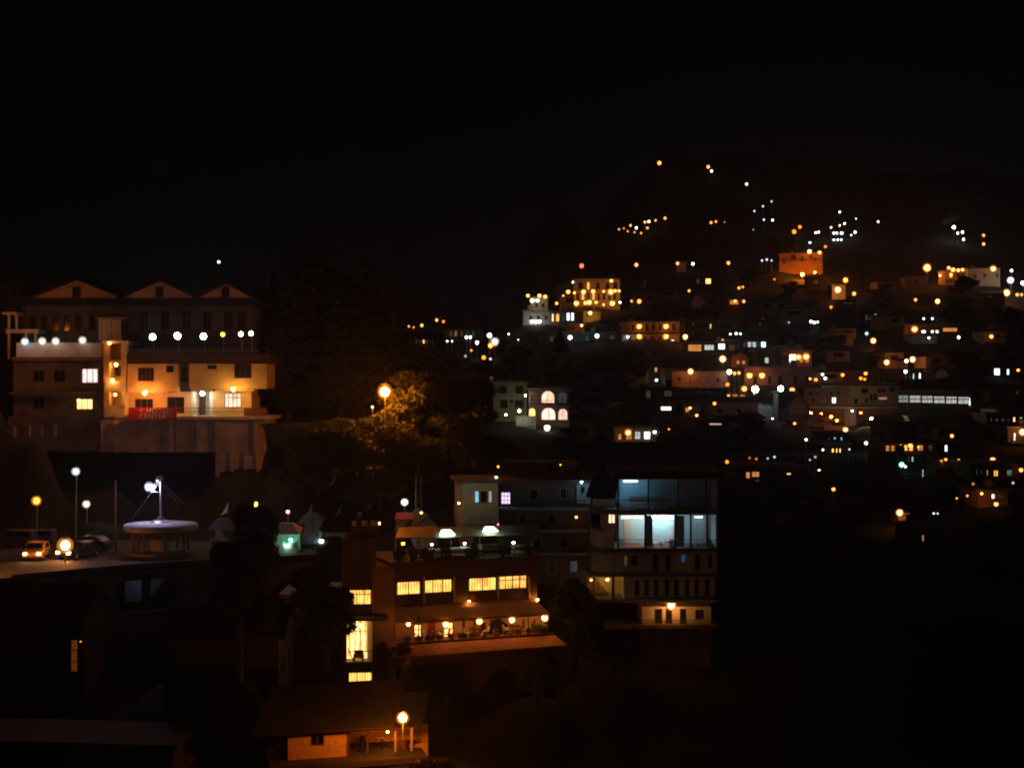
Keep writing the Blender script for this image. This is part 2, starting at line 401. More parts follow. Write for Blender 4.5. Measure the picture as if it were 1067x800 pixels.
def proto(kind):
    if kind in PROTO: return PROTO[kind]
    g = random.Random(hash(kind) % 99 if False else {'broad': 3, 'wide': 5, 'cedar': 8, 'bush': 11, 'near': 14}[kind])
    if kind == 'cedar':          # 14 m high, 4 m wide, tiers of drooping boughs
        lobes = []
        for i in range(11):
            z = 3+i*1.05; rr = 3.6*(1-i/12.5)
            for j in range(5 if i < 8 else 3):
                t = g.uniform(0, 6.28); lobes.append((math.cos(t)*rr*.55, math.sin(t)*rr*.55, z+g.uniform(-.3, .3), rr*.6, rr*.6, .55))
        me = crown('crown', lobes, 9000, .26, needle, 3)
        m = MB(); m.tube((0, 0, -1), (0, 0, 14), .35, .06, 9)
        for l in lobes[::2]: m.tube((0, 0, l[2]-.3), (l[0], l[1], l[2]), .09, .03, 5)
    elif kind == 'bush':         # 1.6 m
        lobes = [(g.uniform(-.9, .9), g.uniform(-.6, .6), g.uniform(.3, 1.1), g.uniform(.4, .8), g.uniform(.4, .7), g.uniform(.35, .6)) for _ in range(9)]
        me = crown('crown', lobes, 7000, .06, leafm, 4); m = limbs(1, lobes, .05)
    else:
        n = 16 if kind == 'near' else 13
        h = 8; sp = 3.2 if kind == 'wide' else 2.5
        lobes = []
        for i in range(n):
            t = g.uniform(0, 6.28); q = g.uniform(.2, 1)*sp
            lobes.append((math.cos(t)*q, math.sin(t)*q, g.uniform(3.2, 7.6)-q*.25, g.uniform(.8, 1.6), g.uniform(.8, 1.6), g.uniform(.6, 1.1)))
        me = crown('crown', lobes, 15000 if kind == 'near' else 9000, .13 if kind == 'near' else .2, needle if kind == 'near' else leafm, n); m = limbs(h, lobes)
    t = m; o = t.build('trunk', bark, None); PROTO[kind] = (me, o.data, o)
    return PROTO[kind]
USED = set()
def tree(kind, px, py, D, hpx, label, group=None, wf=1, name=None, cat='tree', rz=None):
    """py is where the foot stands, hpx the height in photo pixels"""
    me, tm, to = proto(kind); b = P(px, py, D); foot(b.x, b.y, b.z)
    s = hpx*D/F/{'cedar': 14.5, 'bush': 1.7}.get(kind, 8.4)
    t = thing(name or {'cedar': 'cedar_tree', 'bush': 'bush'}.get(kind, 'broadleaf_tree'), label, cat, b, group, random.uniform(0, 6.28) if rz is None else rz)
    t.scale = (s*wf, s*wf, s)
    c = bpy.data.objects.new('crown', me); col.objects.link(c); c.parent = t
    if kind not in USED: USED.add(kind); c2 = to
    else: c2 = bpy.data.objects.new('trunk', tm); col.objects.link(c2)
    c2.parent = t
    return t
# ---------------------------------------------------------------- small furniture
def chair(loc, rz, label, group, mat=plasticw, s=1.0):
    t = thing('chair', label, 'chair', loc, group, rz)
    m = MB(); m.box(-.24, .24, -.24, .24, .42, .46); m.build('seat', mat, t, local=True)
    m = MB(); m.poly([(-.22, .22, .46), (.22, .22, .46), (.25, .32, .82), (.12, .34, .92), (-.12, .34, .92), (-.25, .32, .82)], (0, .03, 0)); m.build('backrest', mat, t, local=True)
    for sx in (-1, 1):
        for sy in (-1, 1):
            m = MB(); m.tube((sx*.2, sy*.2, .42), (sx*.25, sy*.25, 0), .022, .018, 6); m.build('leg', mat, t, local=True)
    t.scale = (s, s, s); return t
def table(loc, rz, label, group, w=1.2, d=.8, mat=wood, cloth=None):
    t = thing('table', label, 'table', loc, group, rz)
    m = MB(); m.box(-w/2, w/2, -d/2, d/2, .71, .75); m.build('table_top', mat, t, local=True)
    for sx in (-1, 1):
        for sy in (-1, 1):
            m = MB(); m.tube((sx*(w/2-.08), sy*(d/2-.08), .71), (sx*(w/2-.08), sy*(d/2-.08), 0), .03, .025, 6); m.build('leg', dark, t, local=True)
    if cloth:
        m = MB(); m.hexa([(-w/2-.06, -d/2-.06, .5), (w/2+.06, -d/2-.06, .5), (w/2+.06, d/2+.06, .5), (-w/2-.06, d/2+.06, .5), (-w/2-.02, -d/2-.02, .76), (w/2+.02, -d/2-.02, .76), (w/2+.02, d/2+.02, .76), (-w/2-.02, d/2+.02, .76)])
        o = m.build('tablecloth', cloth, None, local=True); o.location = loc; o.rotation_euler = (0, 0, rz)
        tag(o, 'white cloth on the '+label, 'tablecloth', 'tablecloths on the roof terrace')
    return t
def railing(fr, root, x0, x1, ytop, ybot, v, mat=dark, n=20, name='railing', th=.03, rows=2):
    m = MB(); u0, u1, z0, z1 = fr.rect(x0, x1, ytop, ybot, v)
    for i in range(rows):
        z = z1-(z1-z0)*i/rows; fr.uz(m, u0, u1, z-th, z+th, v-th, v+th)
    for i in range(n+1):
        u = u0+(u1-u0)*i/n; fr.uz(m, u-th*.5, u+th*.5, z0, z1-th, v-th*.5, v+th*.5)
    return m.build(name, mat, root)
def wheel(t, x, y, r=.33):
    m = MB(); m.tube((x, y-.11, r), (x, y+.11, r), r, r, 16); w = m.build('wheel', dark, t, local=True)
    m = MB(); m.tube((x, y-.12, r), (x, y+.12, r), r*.55, r*.55, 12); m.build('rim', steel, w, local=True)
def car(loc, rz, label, mat, van=False, lights=None, rear=None, s=1, group=None, cat='car'):
    t = thing('parked_van' if van else 'parked_car', label, cat, loc, group, rz); t.scale = (s, s, s)
    if van: prof = [(-2.1,.35),(2.0,.35),(2.15,.6),(2.1,.95),(1.75,1.15),(1.35,1.85),(1.1,1.93),(-2.0,1.93),(-2.15,1.75),(-2.2,.6)]
    else: prof = [(-2.0,.3),(2.0,.3),(2.1,.5),(2.05,.75),(1.85,.86),(1.0,.95),(.4,1.4),(.1,1.46),(-.95,1.46),(-1.15,1.4),(-1.75,1.0),(-2.05,.93),(-2.12,.6)]
    m = MB(); m.poly([(x, -.82, z) for x, z in prof], (0, 1.64, 0)); b = m.build('body', mat, t, local=True)
    bv = b.modifiers.new('b', 'BEVEL'); bv.width = .07; bv.segments = 2; bv.limit_method = 'ANGLE'
    for sy in (-1, 1):
        gl = [(-1.9,1.2),(1.2,1.2),(.98,1.75),(-1.9,1.75)] if van else [(-1.25,1.0),(.75,1.0),(.2,1.36),(-.95,1.36)]
        m = MB(); m.poly([(x, sy*.82-.012, z) for x, z in gl], (0, .024, 0)); m.build('side_window', glass, t, local=True)
        for x in (-1.35, 1.35): wheel(t, x, sy*.76)
    a, c = ((1.78,1.18),(1.38,1.8)) if van else ((.98,1.0),(.44,1.4))
    m = MB(); m.poly([(a[0]+.03, -.68, a[1]), (a[0]+.03, .68, a[1]), (c[0]+.03, .6, c[1]), (c[0]+.03, -.6, c[1])], (.02, 0, .02)); m.build('windscreen', glass, t, local=True)
    for sy in (-1, 1):
        m = MB(); m.lathe((2.08, sy*.58, .68), [(.1, -.07), (.14, -.04), (.14, .04), (.1, .07)], 10); m.build('headlight', lights or glass, t, local=True)
        m = MB(); m.box(-2.2 if van else -2.12, -2.13 if van else -2.05, sy*.6-.12, sy*.6+.12, .75, .87); m.build('tail_light', rear or redc, t, local=True)
    return t
# ================================================================ the hotel on the left
fr = Fr(140, 150)
hotel = thing('hotel_building', 'long gabled hotel above a retaining wall, its terrace lined with bright white lamps', 'hotel', fr.p(140, 436))
def hb(items, name, mat, lab=None, root=hotel, f=fr):
    for q in items: m = MB(); f.box(m, *q); o = m.build(name, mat, root)
    if lab: o['label'] = lab
    return o
def wall_with(f, root, R0, wins, v0, mat, name='wall', back=6, th=.25, fm=None):
    r = f.rect(*R0, v0); hs = []
    for w in wins: hs.append(f.rect(w[0]-w[2]/2, w[0]+w[2]/2, w[1]-w[3]/2, w[1]+w[3]/2, v0))
    m = MB(); f.holes(m, r, hs, v0, v0+th)
    if back: f.uz(m, *r, v0+th+.003, v0+back)
    m.build(name, mat, root)
    for h, w in zip(hs, wins): window(f, root, h, w[4], v0, w[5] if len(w) > 5 else 2, w[6] if len(w) > 6 else 1, fm)
# upper floors, set back behind the terrace
wall_with(fr, hotel, (22, 262, 312, 372), [(x, 336, 7, 17, glass, 1) for x in (34, 46, 58, 70, 82, 96)] + [(x, 334, 9, 20, glass, 2, 2) for x in (150, 172, 194, 216, 238, 252)], 4, surf('hotel_wall', (.12, .14, .18), scale=.7, var=.5), back=9)
hb([(14, 268, 311, 318, 3.2, 13.4)], 'roof', slate)
for x0, x1, yp, nm in ((33, 127, 290, 'left'), (126, 205, 291, 'mid'), (205, 264, 294, 'right')):
    g = MB(); m = MB(); xm = (x0+x1)/2+(1 if nm != 'left' else 0)
    a, b, c = fr.p(x0, 311, 3.4), fr.p(x1, 311, 3.4), fr.p(xm, yp+2, 3.4)
    g.poly([a, b, c], fr.b*9)
    g.build('gable', surf('ochre_plaster', (.55, .36, .20)) if nm == 'left' else plaster, hotel)  # orange lamp light on the left gable put into its plaster colour
    for q in (a, b):
        d = (q-c).normalized(); o = fr.b*-.6; e = q+d*.5
        m.poly([c+o+Vector((0, 0, .02)), e+o+Vector((0, 0, .02)), e+fr.b*9.4+Vector((0, 0, .02)), c+fr.b*9.4+Vector((0, 0, .02))], (0, 0, .22))
    m.build('roof', slate, hotel)
    q = fr.rect(xm-4, xm+4, 299, 310, 3.4); window(fr, hotel, q, glass, 3.15, 2, 1)
# left veranda with posts
hb([(6, 40, 343, 347, 1.2, 3.9), (2, 16, 325, 328, 1.1, 3.9)], 'veranda', plaster)
for x in (8, 16, 26, 36): hb([(x, x+2.2, 328 if x < 20 else 347, 343 if x < 20 else 372, 1.3, 1.5)], 'post', plaster)
hb([(8, 10, 347, 374, 1.3, 1.5)], 'post', plaster)
# terrace parapet (pale), roof slab over the lower storey, thin rail on the right
hb([(17, 107, 357, 372, .1, .35)], 'parapet', white)
hb([(12, 130, 372, 376, -.2, 4)], 'terrace_slab', darkw)
hb([(129, 281, 369, 379, -.9, 4.0)], 'terrace_slab', redtin)
railing(fr, hotel, 130, 268, 364, 369, -.5, steel, 40, th=.04)
# lower left block
wall_with(fr, hotel, (14, 108, 376, 434), [(93.5, 391.5, 17, 15, curtain((1, .93, .95), (.75, .35, .25), 1.5, .9), 3, 1), (88, 421, 17, 11, LB, 3, 1), (40, 392, 12, 12, glass), (62, 392, 12, 12, glass), (40, 420, 12, 12, glass)], .3, darkw, back=8)
hb([(10, 112, 408, 411, -.8, .25), (76, 112, 428, 438, -.8, -.65)], 'balcony_slab', darkw)
# stair tower
hb([(108, 114, 355, 436, -1.2, 1), (126, 131, 355, 432, -1.2, 1), (108, 131, 355, 436, 1.003, 4)], 'stair_tower', cream)
hb([(106, 132, 355, 358, -1.5, 4), (107, 131, 375, 377.5, -1.3, .99)], 'tower_slab', plaster)
hb([(109, 130, 397, 408, -1.4, -1.22), (109, 130, 422, 434, -1.4, -1.22)], 'balcony_parapet', plaster)
q = fr.rect(119, 126, 380, 392, 1); window(fr, hotel, q, glass, .8, 1, 1)
m = MB(); m.tube(fr.p(128, 409, -1.6), fr.p(131, 424, -1.6), .09); m.build('stair_rail', white, hotel)
# stair-head kiosk with a little hipped roof
kf = fr
for q in ((103, 106), (111, 116), (122, 126)): m = MB(); kf.box(m, *q, 332, 355, .6, .8); m.build('kiosk_pier', white, hotel)
m = MB(); kf.box(m, 103, 126, 332, 355, 2.2, 2.3); m.build('kiosk_wall', white, hotel)
m = MB(); r0 = kf.rect(102, 128, 332, 355, .4); roof_hip(kf, r0, 2.2, .6, surf('kiosk_roof', (.3, .32, .27)), hotel, .2, .2)
# lower right block: jettied upper storey, ground storey, railing
wall_with(fr, hotel, (133, 185, 379, 408), [(152, 390, 17, 14, glass, 4), (177, 384.5, 8, 7, glass, 1)], -1.1, cream, back=5.1)
wall_with(fr, hotel, (185.2, 197, 379, 408), [(191, 390, 8, 16, glass, 1)], .2, darkw, back=3.5)
wall_with(fr, hotel, (197.2, 278, 379, 405), [(221, 382.5, 10, 4.5, glass, 2), (253, 386.5, 18, 15, glass, 3)], -1.1, cream, back=5.1)
wall_with(fr, hotel, (133, 199, 408.3, 434), [(150, 421, 19, 11, glass, 3), (183, 422, 18, 17, glass, 2)], .1, cream, back=5)
wall_with(fr, hotel, (222, 262, 405.3, 434), [(242.5, 417, 17, 15, curtain((1, .9, .7), (.5, .25, .08), 1.5, 3), 4, 2)], .1, cream, back=5)
hb([(199.3, 203, 405.3, 433, .1, 5), (218.5, 221.7, 405.3, 433, .1, 5), (203.2, 218.3, 405.3, 433, 2.6, 5)], 'door_surround', white)
hb([(200, 222, 405.5, 408, -.9, .09), (133, 172, 408.3, 410, -.9, .09), (224, 265, 405.5, 407.5, -.9, .09)], 'lintel', cream)
hb([(206, 214, 412, 432, 2.4, 2.58)], 'door', wood)
hb([(128, 281, 433.5, 437, -2.2, 5)], 'floor_slab', plaster)
railing(fr, hotel, 180, 272, 425, 433, -1.9, surf('rail_brown', (.2, .12, .08)), 46, th=.03)
hb([(254, 278, 425, 433.3, -2.1, -1.95)], 'parapet', brick)
# retaining base with buttresses
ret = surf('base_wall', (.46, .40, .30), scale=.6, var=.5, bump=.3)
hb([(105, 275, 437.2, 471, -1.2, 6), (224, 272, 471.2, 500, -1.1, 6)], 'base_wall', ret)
for x in (118, 176, 183, 205, 224, 264): hb([(x, x+5, 437.2, 471, -1.6, -1.22)], 'buttress', ret)
for x in (226, 240, 254, 267): hb([(x, x+2.6, 471.2, 500, -1.4, -1.12)], 'buttress', ret)
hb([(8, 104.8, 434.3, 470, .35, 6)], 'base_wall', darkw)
for px, py, v in ((20, 470, 0), (110, 510, -1.6), (180, 515, -1.6), (250, 524, -1.6), (250, 440, 9), (0, 490, 3), (-40, 490, 3)): q = fr.p(px, py, v); foot(q.x, q.y, q.z)
# banner
bn = thing('banner', 'red banner with white lettering hung on the railing of the hotel terrace', 'banner', fr.p(159, 437, -2.4))
m = MB(); fr.box(m, 134, 184, 424.5, 437.3, -2.4, -2.34); m.build('cloth', redc, bn)
for txt, px, py, sz in (('+ HOTEL', 145, 430.3, .74), ('CENTER', 144.6, 436.2, .72)):
    cu = bpy.data.curves.new('lettering', 'FONT'); cu.body = txt; cu.size = sz; cu.extrude = .01; cu.space_character = 1.12
    tmp = bpy.data.objects.new('tmp', cu); col.objects.link(tmp); bpy.context.view_layer.update()
    me = bpy.data.meshes.new_from_object(tmp.evaluated_get(bpy.context.evaluated_depsgraph_get())); bpy.data.objects.remove(tmp)
    o = bpy.data.objects.new('lettering', me); col.objects.link(o); o.parent = bn; me.materials.clear(); me.materials.append(clothw)
    o.location = fr.p(px, py, -2.43)-bn.location; o.rotation_euler = (R(90), 0, 0)
m = MB()
for y in (427, 430, 433): fr.box(m, 172, 181, y, y+1, -2.42, -2.405)
m.build('small_print', pink, bn)
# hotel lamps
for i, (x, y) in enumerate(((26, 356), (44, 355.5), (58, 355.5), (86, 354.5))):
    lamp(x, y, 149.4, W if i else C, 3.0, 7, 0, f'white terrace lamp over the pale hotel parapet, {ORD[i]} of four from the left', 'terrace lamps of the hotel')
for i, (x, y, c, r, S) in enumerate(((159, 351, C, 3.4, 16), (185, 350, W, 3.6, 16), (212, 350.5, C, 3.4, 16), (232, 348.5, O, 2.1, 10), (251, 348, C, 2.4, 12), (261.5, 347.5, C, 2.4, 12))):
    flood(x, y, 149.2, c, r*.9, S*4, 1.5, ('big cool white lamp above the hotel rail nearest the stair tower', 'big white lamp above the hotel rail, the middle one of three big ones', 'big cool lamp above the hotel rail just left of the small orange lamp', 'small orange lamp above the hotel rail between white lamps', 'small cool white lamp above the hotel rail just right of the orange lamp', 'small cool white lamp at the far right end of the hotel rail')[i], 'terrace lamps of the hotel', ground=False)
lamp(114, 357.5, 148, A, 1.7, 30, 0, 'small warm lamp under the top slab of the hotel stair tower', back=.2)
lamp(117, 396, 148.2, A, 1.8, 70, 0, 'small warm lamp on the balcony of the hotel stair tower')
lamp(121, 380, 149, Y, 1.6, 60, 0, 'yellow lamp inside the upper opening of the stair tower', back=.3)
lamp(120, 411, 149, A, 1.4, 60, 0, 'warm lamp inside the lower opening of the stair tower', back=.3)
lamp(151, 409, 147.3, A, 1.9, 480, 0, 'warm wall lamp over the barred window behind the red banner')
lamp(243, 405.5, 147.6, Y, 1.8, 280, 0, 'yellow wall lamp over the white lit hotel window')
lamp(211, 410, 149.3, W, 2.4, 260, 0, 'bright white lamp in the open hotel doorway', back=.4)
lamp(82, 417, 149.4, Y, 1.6, 12, 0, 'yellow lamp at the lower left hotel balcony', back=.3)
lamp(-14, 338, 142, O, 2.6, 1100, 6, 'added orange street lamp out of view left of the hotel veranda')  # added lamp out of view, gives the left gable its orange light
lamp(228, 273, 260, W, 1.1, 10, 4, 'tiny white lamp high in the dark trees above the hotel')
for i, (x, y) in enumerate(((15, 446), (30, 445), (43, 444.5), (57, 444.5))):
    t = thing('bollard', 'pale fence post, %s of four below the hotel' % ORD[i], 'post', P(x, y+6, 143), 'pale posts below the hotel')
    m = MB(); m.lathe(P(x, y+6, 143), [(.2, -.3), (.2, .6), (.24, .62), (.2, .7), (.05, .75)], 10); m.build('shaft', grey, t)
b = P(30, 451, 143); foot(b.x, b.y, b.z)

# ================================================================ the plaza below the hotel
ZP = H-15.2
def pl(px, D): return Vector(((px-CX)/F*D, D, ZP))
m = MB(); m.poly([pl(-60, 108), pl(12, 110.5), pl(70, 113.5), pl(150, 118), pl(245, 121.5), pl(330, 124), pl(330, 134), pl(-60, 140)], (0, 0, -.4))
o = m.build('pavement', paving); tag(o, kind='structure')
for px in (-60, 0, 60, 120, 180, 240, 300):
    for D in (124, 130, 136): q = pl(px, D); foot(q.x, q.y, q.z-.35)
def edge(): 
    t = thing('plaza_wall', 'long dark retaining wall holding up the plaza, with a lit hall set in it', 'retaining wall', pl(120, 118)+Vector((0, 0, -9)))
    pts = [pl(-60, 108), pl(12, 110.5), pl(70, 113.5), pl(118, 116.3)]; pts2 = [pl(181, 119.2), pl(245, 121.5), pl(330, 124)]
    m = MB()
    for P0 in (pts, pts2):
        for a, b in zip(P0, P0[1:]):
            n = Vector((0, .5, 0)); m.poly([a+Vector((0, 0, -.42)), b+Vector((0, 0, -.42)), b+Vector((0, 0, -11)), a+Vector((0, 0, -11))], n)
    a, b = pts[-1], pts2[0]
    for z0, z1 in ((-.42, -1.2), (-3.9, -11)):
        m.poly([a+Vector((0, 0, z0)), b+Vector((0, 0, z0)), b+Vector((0, 0, z1)), a+Vector((0, 0, z1))], Vector((0, .5, 0)))
    m.build('wall', ret, t)
    m = MB()
    f2 = Fr(147, 117.5, 28); f2.box(m, 149, 157, 596, 636, -.4, .2); m.build('pillar', darkw, t)
    a2 = a+Vector((0, 3.5, 0)); b2 = b+Vector((0, 3.5, 0)); m = MB()
    m.poly([a2+Vector((0, 0, -.45)), b2+Vector((0, 0, -.45)), b2+Vector((0, 0, -4.2)), a2+Vector((0, 0, -4.2))], Vector((0, .3, 0)))
    m.build('hall_wall', cyanw, t)
    m = MB()
    m.poly([a+Vector((0, .52, -4)), b+Vector((0, .52, -4)), b2+Vector((0, 0, -4)), a2+Vector((0, 0, -4))], Vector((0, 0, -.2))); m.build('hall_floor', grey, t)
    m = MB(); pts = [pl(12, 110.8), pl(70, 113.8), pl(150, 118.3), pl(245, 121.8), pl(330, 124.3)]
    for a, b in zip(pts, pts[1:]):
        m.poly([a, b, b+Vector((0, .35, 0)), a+Vector((0, .35, 0))], (0, 0, .16))
    m.build('coping', paving, t)
edge()
for px, D in ((0, 108), (100, 112), (200, 117), (300, 120)): q = pl(px, D); foot(q.x, q.y-1, q.z-10.6)
lamp(153, 604, 119.6, PU, .8, 20, 0, 'weak violet lamp under the plaza in the dark hall', back=.2)
# pavilion with a disc roof and a heart sign on its mast
pc = pl(167.5, 126)
t = thing('round_pavilion', 'round open pavilion with a pale disc roof under a bright violet white lamp', 'pavilion', pc)
zr = P(167, 545.5, 126).z; rr = 38.2*126/F
m = MB(); m.lathe((pc.x, pc.y, zr), [(rr*.93, -.55), (rr, -.5), (rr, -.12), (rr*.97, 0), (rr*.5, .12), (.5, .2)], 40); m.build('disc_roof', surf('disc_paint', (.55, .55, .62), scale=.9, var=.35), t, True)
for i in range(8):
    a = math.pi/8+i*math.pi/4; m = MB(); m.tube(pc+Vector((math.cos(a)*rr*.74, math.sin(a)*rr*.74, 0)), Vector((pc.x+math.cos(a)*rr*.74, pc.y+math.sin(a)*rr*.74, zr-.5)), .13, n=10); m.build('column', terra if i in (3, 4, 5) else grey, t)
m = MB(); m.lathe(pc, [(rr*.85, 0), (rr*.85, .25), (rr*.8, .28)], 32); m.build('plinth', grey, t)
m = MB(); m.lathe(pc+Vector((0, 0, .3)), [(.9, 0), (.9, 1.0), (1, 1.05), (.2, 1.1)], 20); m.build('counter', white, t)
m = MB(); m.lathe((pc.x, pc.y, zr+.15), [(.95, 0), (.8, .12), (.35, .2), (.3, .45)], 20)
m.tube((pc.x, pc.y, zr), (pc.x, pc.y, P(0, 496, 126).z), .11, .08, 10); m.build('mast', steel, t)
hp = P(165.5, 526, 125.6); m = MB(); hs = []
for i in range(28):
    a = 2*math.pi*i/28; hs.append(hp+Vector((16*math.sin(a)**3, 0, 13*math.cos(a)-5*math.cos(2*a)-2*math.cos(3*a)-math.cos(4*a)))*0 + hp*0 + Vector((hp.x+.047*16*math.sin(a)**3, hp.y, hp.z+.047*(13*math.cos(a)-5*math.cos(2*a)-2*math.cos(3*a)-math.cos(4*a)))))
m.poly(hs, (0, .12, 0)); m.build('heart_sign', surf('heart_paint', (.6, .66, .8), var=.1), t)
m = MB(); m.ball(P(166, 499, 126), .32, 8); m.tube(P(158, 512, 126), P(168, 513, 126), .05); m.tube(P(167, 501, 126), P(158, 507, 126), .05); m.build('mast_fitting', steel, t)
m = MB()
for a, b in (((169, 502), (191, 524)), ((170, 506), (187, 526)), ((166, 502), (137, 541))): m.tube(P(*a, 126), P(*b, 127 if a[0] > 166 else 125.6), .018, n=5)
m.build('guy_wires', steel, t)
lamp(155.5, 507, 125.7, PU, 3.8, 420, 0, 'bright violet white lamp on the mast of the round pavilion', back=.2)
lamp(38, 521.5, 134, O, 3.8, 40, 4.2, 'orange street lamp on the left of the plaza')
lamp(79, 491, 135, C, 3.2, 7, 7, 'tall cool white street lamp standing above the plaza cars')
lamp(90, 525, 137, W, 3.0, 7, 3.6, 'short white street lamp behind the parked dark car')
lamp(266, 525, 137, Y, 2.6, 7, 3.6, 'small yellow street lamp beside the market stalls', name='street_lamp')
lamp(68, 568, 119.5, A, 6, 70, 1.5, 'added low orange lamp for the glare of the dark car headlights')  # added lamp that makes the glare of the dark car's headlights
HL = glow((1, .62, .25), 60); HL2 = glow((1, .42, .12), 260)
car(pl(38, 122.5), R(-82), 'small orange lit car with its front lamps on at the plaza edge', surf('orange_car_paint', (.75, .32, .03), rough=.35, var=.1), lights=HL)
car(pl(66, 121.5)+Vector((.9, 1.5, 0)), R(-112), 'dark car with dazzling headlights facing the valley', surf('black_car_paint', (.02, .02, .025), rough=.25, var=.1), lights=HL2)
car(pl(92, 128), R(170), 'dark parked car with curved roof beside the pavilion', surf('blue_black_car_paint', (.03, .03, .045), rough=.25, var=.1))
car(pl(18, 132), R(175), 'pale van parked at the far left of the plaza', surf('white_car_paint', (.11, .11, .12), rough=.35, var=.1), True, s=.8)
car(pl(41, 134), R(175), 'pale van parked behind the orange lit car', MATS['white_car_paint'], True, s=.7)
lamp(-6, 568, 114, O, 1.6, 500, 2.4, 'added orange lamp out of view left of the plaza edge')  # unseen lamp added to light the front of the plaza orange
tree('bush', 107, 566, 131, 26, 'lit leafy shrub between the parked car and the pavilion', cat='shrub')
def pole(px, y0, y1, D, label, mat=terra):
    t = thing('pole', label, 'pole', P(px, y1, D)); m = MB(); m.tube(P(px, y1+3, D), P(px, y0, D), .07, .05); m.build('shaft', mat, t)
pole(120.5, 500, 576, 127, 'thin brown pole left of the round pavilion', wood)
pole(50, 527, 560, 133, 'thin dark pole beside the orange street lamp', dark)
# market stalls behind the dark tree
def stall(px, py, D, wpx, label, mat, cloth, glowm=None):
    b = P(px, py, D); w = wpx*D/F; t = thing('market_stall', label, 'market stall', b, 'market stalls beside the plaza'); foot(b.x, b.y, b.z)
    m = MB(); m.hexa([b+Vector(q) for q in ((-w/2-.3, -1.3, 2.0), (w/2+.3, -1.3, 2.0), (w/2+.3, 1.2, 2.3), (-w/2-.3, 1.2, 2.3), (-w/2*.5, -.3, 2.9), (w/2*.5, -.3, 2.9), (w/2*.5, .3, 2.9), (-w/2*.5, .3, 2.9))]); m.build('canopy', cloth, t)
    for sx in (-1, 1):
        for sy in (-1, 1): m = MB(); m.tube(b+Vector((sx*w/2, sy*1.0, 0)), b+Vector((sx*w/2, sy*1.0, 2.1)), .035); m.build('post', steel, t)
    m = MB(); m.box(b.x-w/2, b.x+w/2, b.y-.9, b.y-.2, b.z, b.z+.85); m.build('counter', mat, t)
    g = random.Random(px); m = MB()
    for i in range(26):
        x = b.x-w/2+w*g.random(); y = b.y-.85+.6*g.random(); s = g.uniform(.06, .16); m.box(x-s, x+s, y-s, y+s, b.z+.86, b.z+.87+g.uniform(.1, .4))
    tag(m.build('goods', glowm or clothw, t), kind='stuff')
    m = MB(); m.box(b.x-w/2, b.x+w/2, b.y+.95, b.y+1, b.z+.3, b.z+2); m.build('back_panel', mat, t)
stall(232, 573, 129, 20, 'dim peaked stall beside the round pavilion', grey, grey)
stall(262, 578, 128, 20, 'dim grey topped stall left of the green lit stall', white, grey)
stall(299, 578, 127, 24, 'green lit market stall behind the dark tree', white, clothw)
stall(325, 566, 132, 18, 'market stall with a cool lamp right of the green lit one', cyanw, clothw)
lamp(303, 562, 126.4, G, 1.5, 60, 0, 'green lamp over the goods of the market stall', back=.2)
lamp(299, 568, 126.0, (.5, 1, .7), 1.5, 30, 0, 'pale green lamp at the front of the green lit stall', back=.2) if CN.setdefault((.5, 1, .7), 'pale green') else 0
lamp(301, 552, 126.6, W, 1.5, 26, 0, 'white lamp on top of the green lit stall', back=.2)
lamp(335, 563.5, 131, C, 2.2, 12, 0, 'cool white lamp hanging at the stall right of the dark tree', back=.3)
lamp(279, 576, 127, W, 1.3, 26, 0, 'white lamp glinting through the dark tree between two stalls', back=.2)
lamp(300, 533, 133, (1, .15, .4), 1.7, 14, 3, 'pink lamp above the green lit market stall') if CN.setdefault((1, .15, .4), 'pink') else 0
def flag(px, py, D, label, mat, hh=4.5):
    b = P(px, py+8, D)-Vector((0, 0, hh-1.5)); t = thing('flag', label, 'flag', b, 'festival flags above the stalls')
    foot(b.x, b.y, b.z); top = P(px, py-8, D); m = MB(); m.tube(b, top, .04, .03); m.build('flagpole', wood, t)
    m = MB(); m.poly([top, top+Vector((-.15, .02, -1.1)), top+Vector((-.75, .05, -1.3)), top+Vector((-.35, .03, -.8))], (0, .03, 0)); m.build('cloth', mat, t)
flag(350, 500, 132, 'yellow pennant flag above the market', yel)
flag(334, 510, 132, 'magenta pennant flag above the market', purp)
flag(356, 532, 134, 'dull orange pennant flag beside the brown shed roof', surf('orange_cloth', (.5, .22, .05)))
flag(326, 531, 130, 'white pennant flag above the cool stall lamp', clothw)
flag(238, 530, 131, 'pale pennant flag above the dim peaked stall', clothw)

# ================================================================ dark houses at the lower left
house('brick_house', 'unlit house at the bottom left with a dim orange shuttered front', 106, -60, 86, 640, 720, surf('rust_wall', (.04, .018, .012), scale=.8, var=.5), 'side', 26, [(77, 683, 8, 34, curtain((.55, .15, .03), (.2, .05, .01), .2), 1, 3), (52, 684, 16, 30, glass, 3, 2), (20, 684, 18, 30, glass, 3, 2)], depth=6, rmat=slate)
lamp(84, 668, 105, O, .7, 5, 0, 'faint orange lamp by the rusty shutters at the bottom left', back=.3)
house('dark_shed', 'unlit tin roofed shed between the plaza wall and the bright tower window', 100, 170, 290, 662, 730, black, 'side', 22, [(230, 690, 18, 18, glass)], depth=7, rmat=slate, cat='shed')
house('concrete_house', 'unlit flat roofed house filling the bottom left corner', 88, -70, 180, 776, 850, black, 'flat', 0, [(40, 815, 26, 30, glass), (110, 815, 26, 30, glass)], depth=5, yaw=-6, rmat=slate)
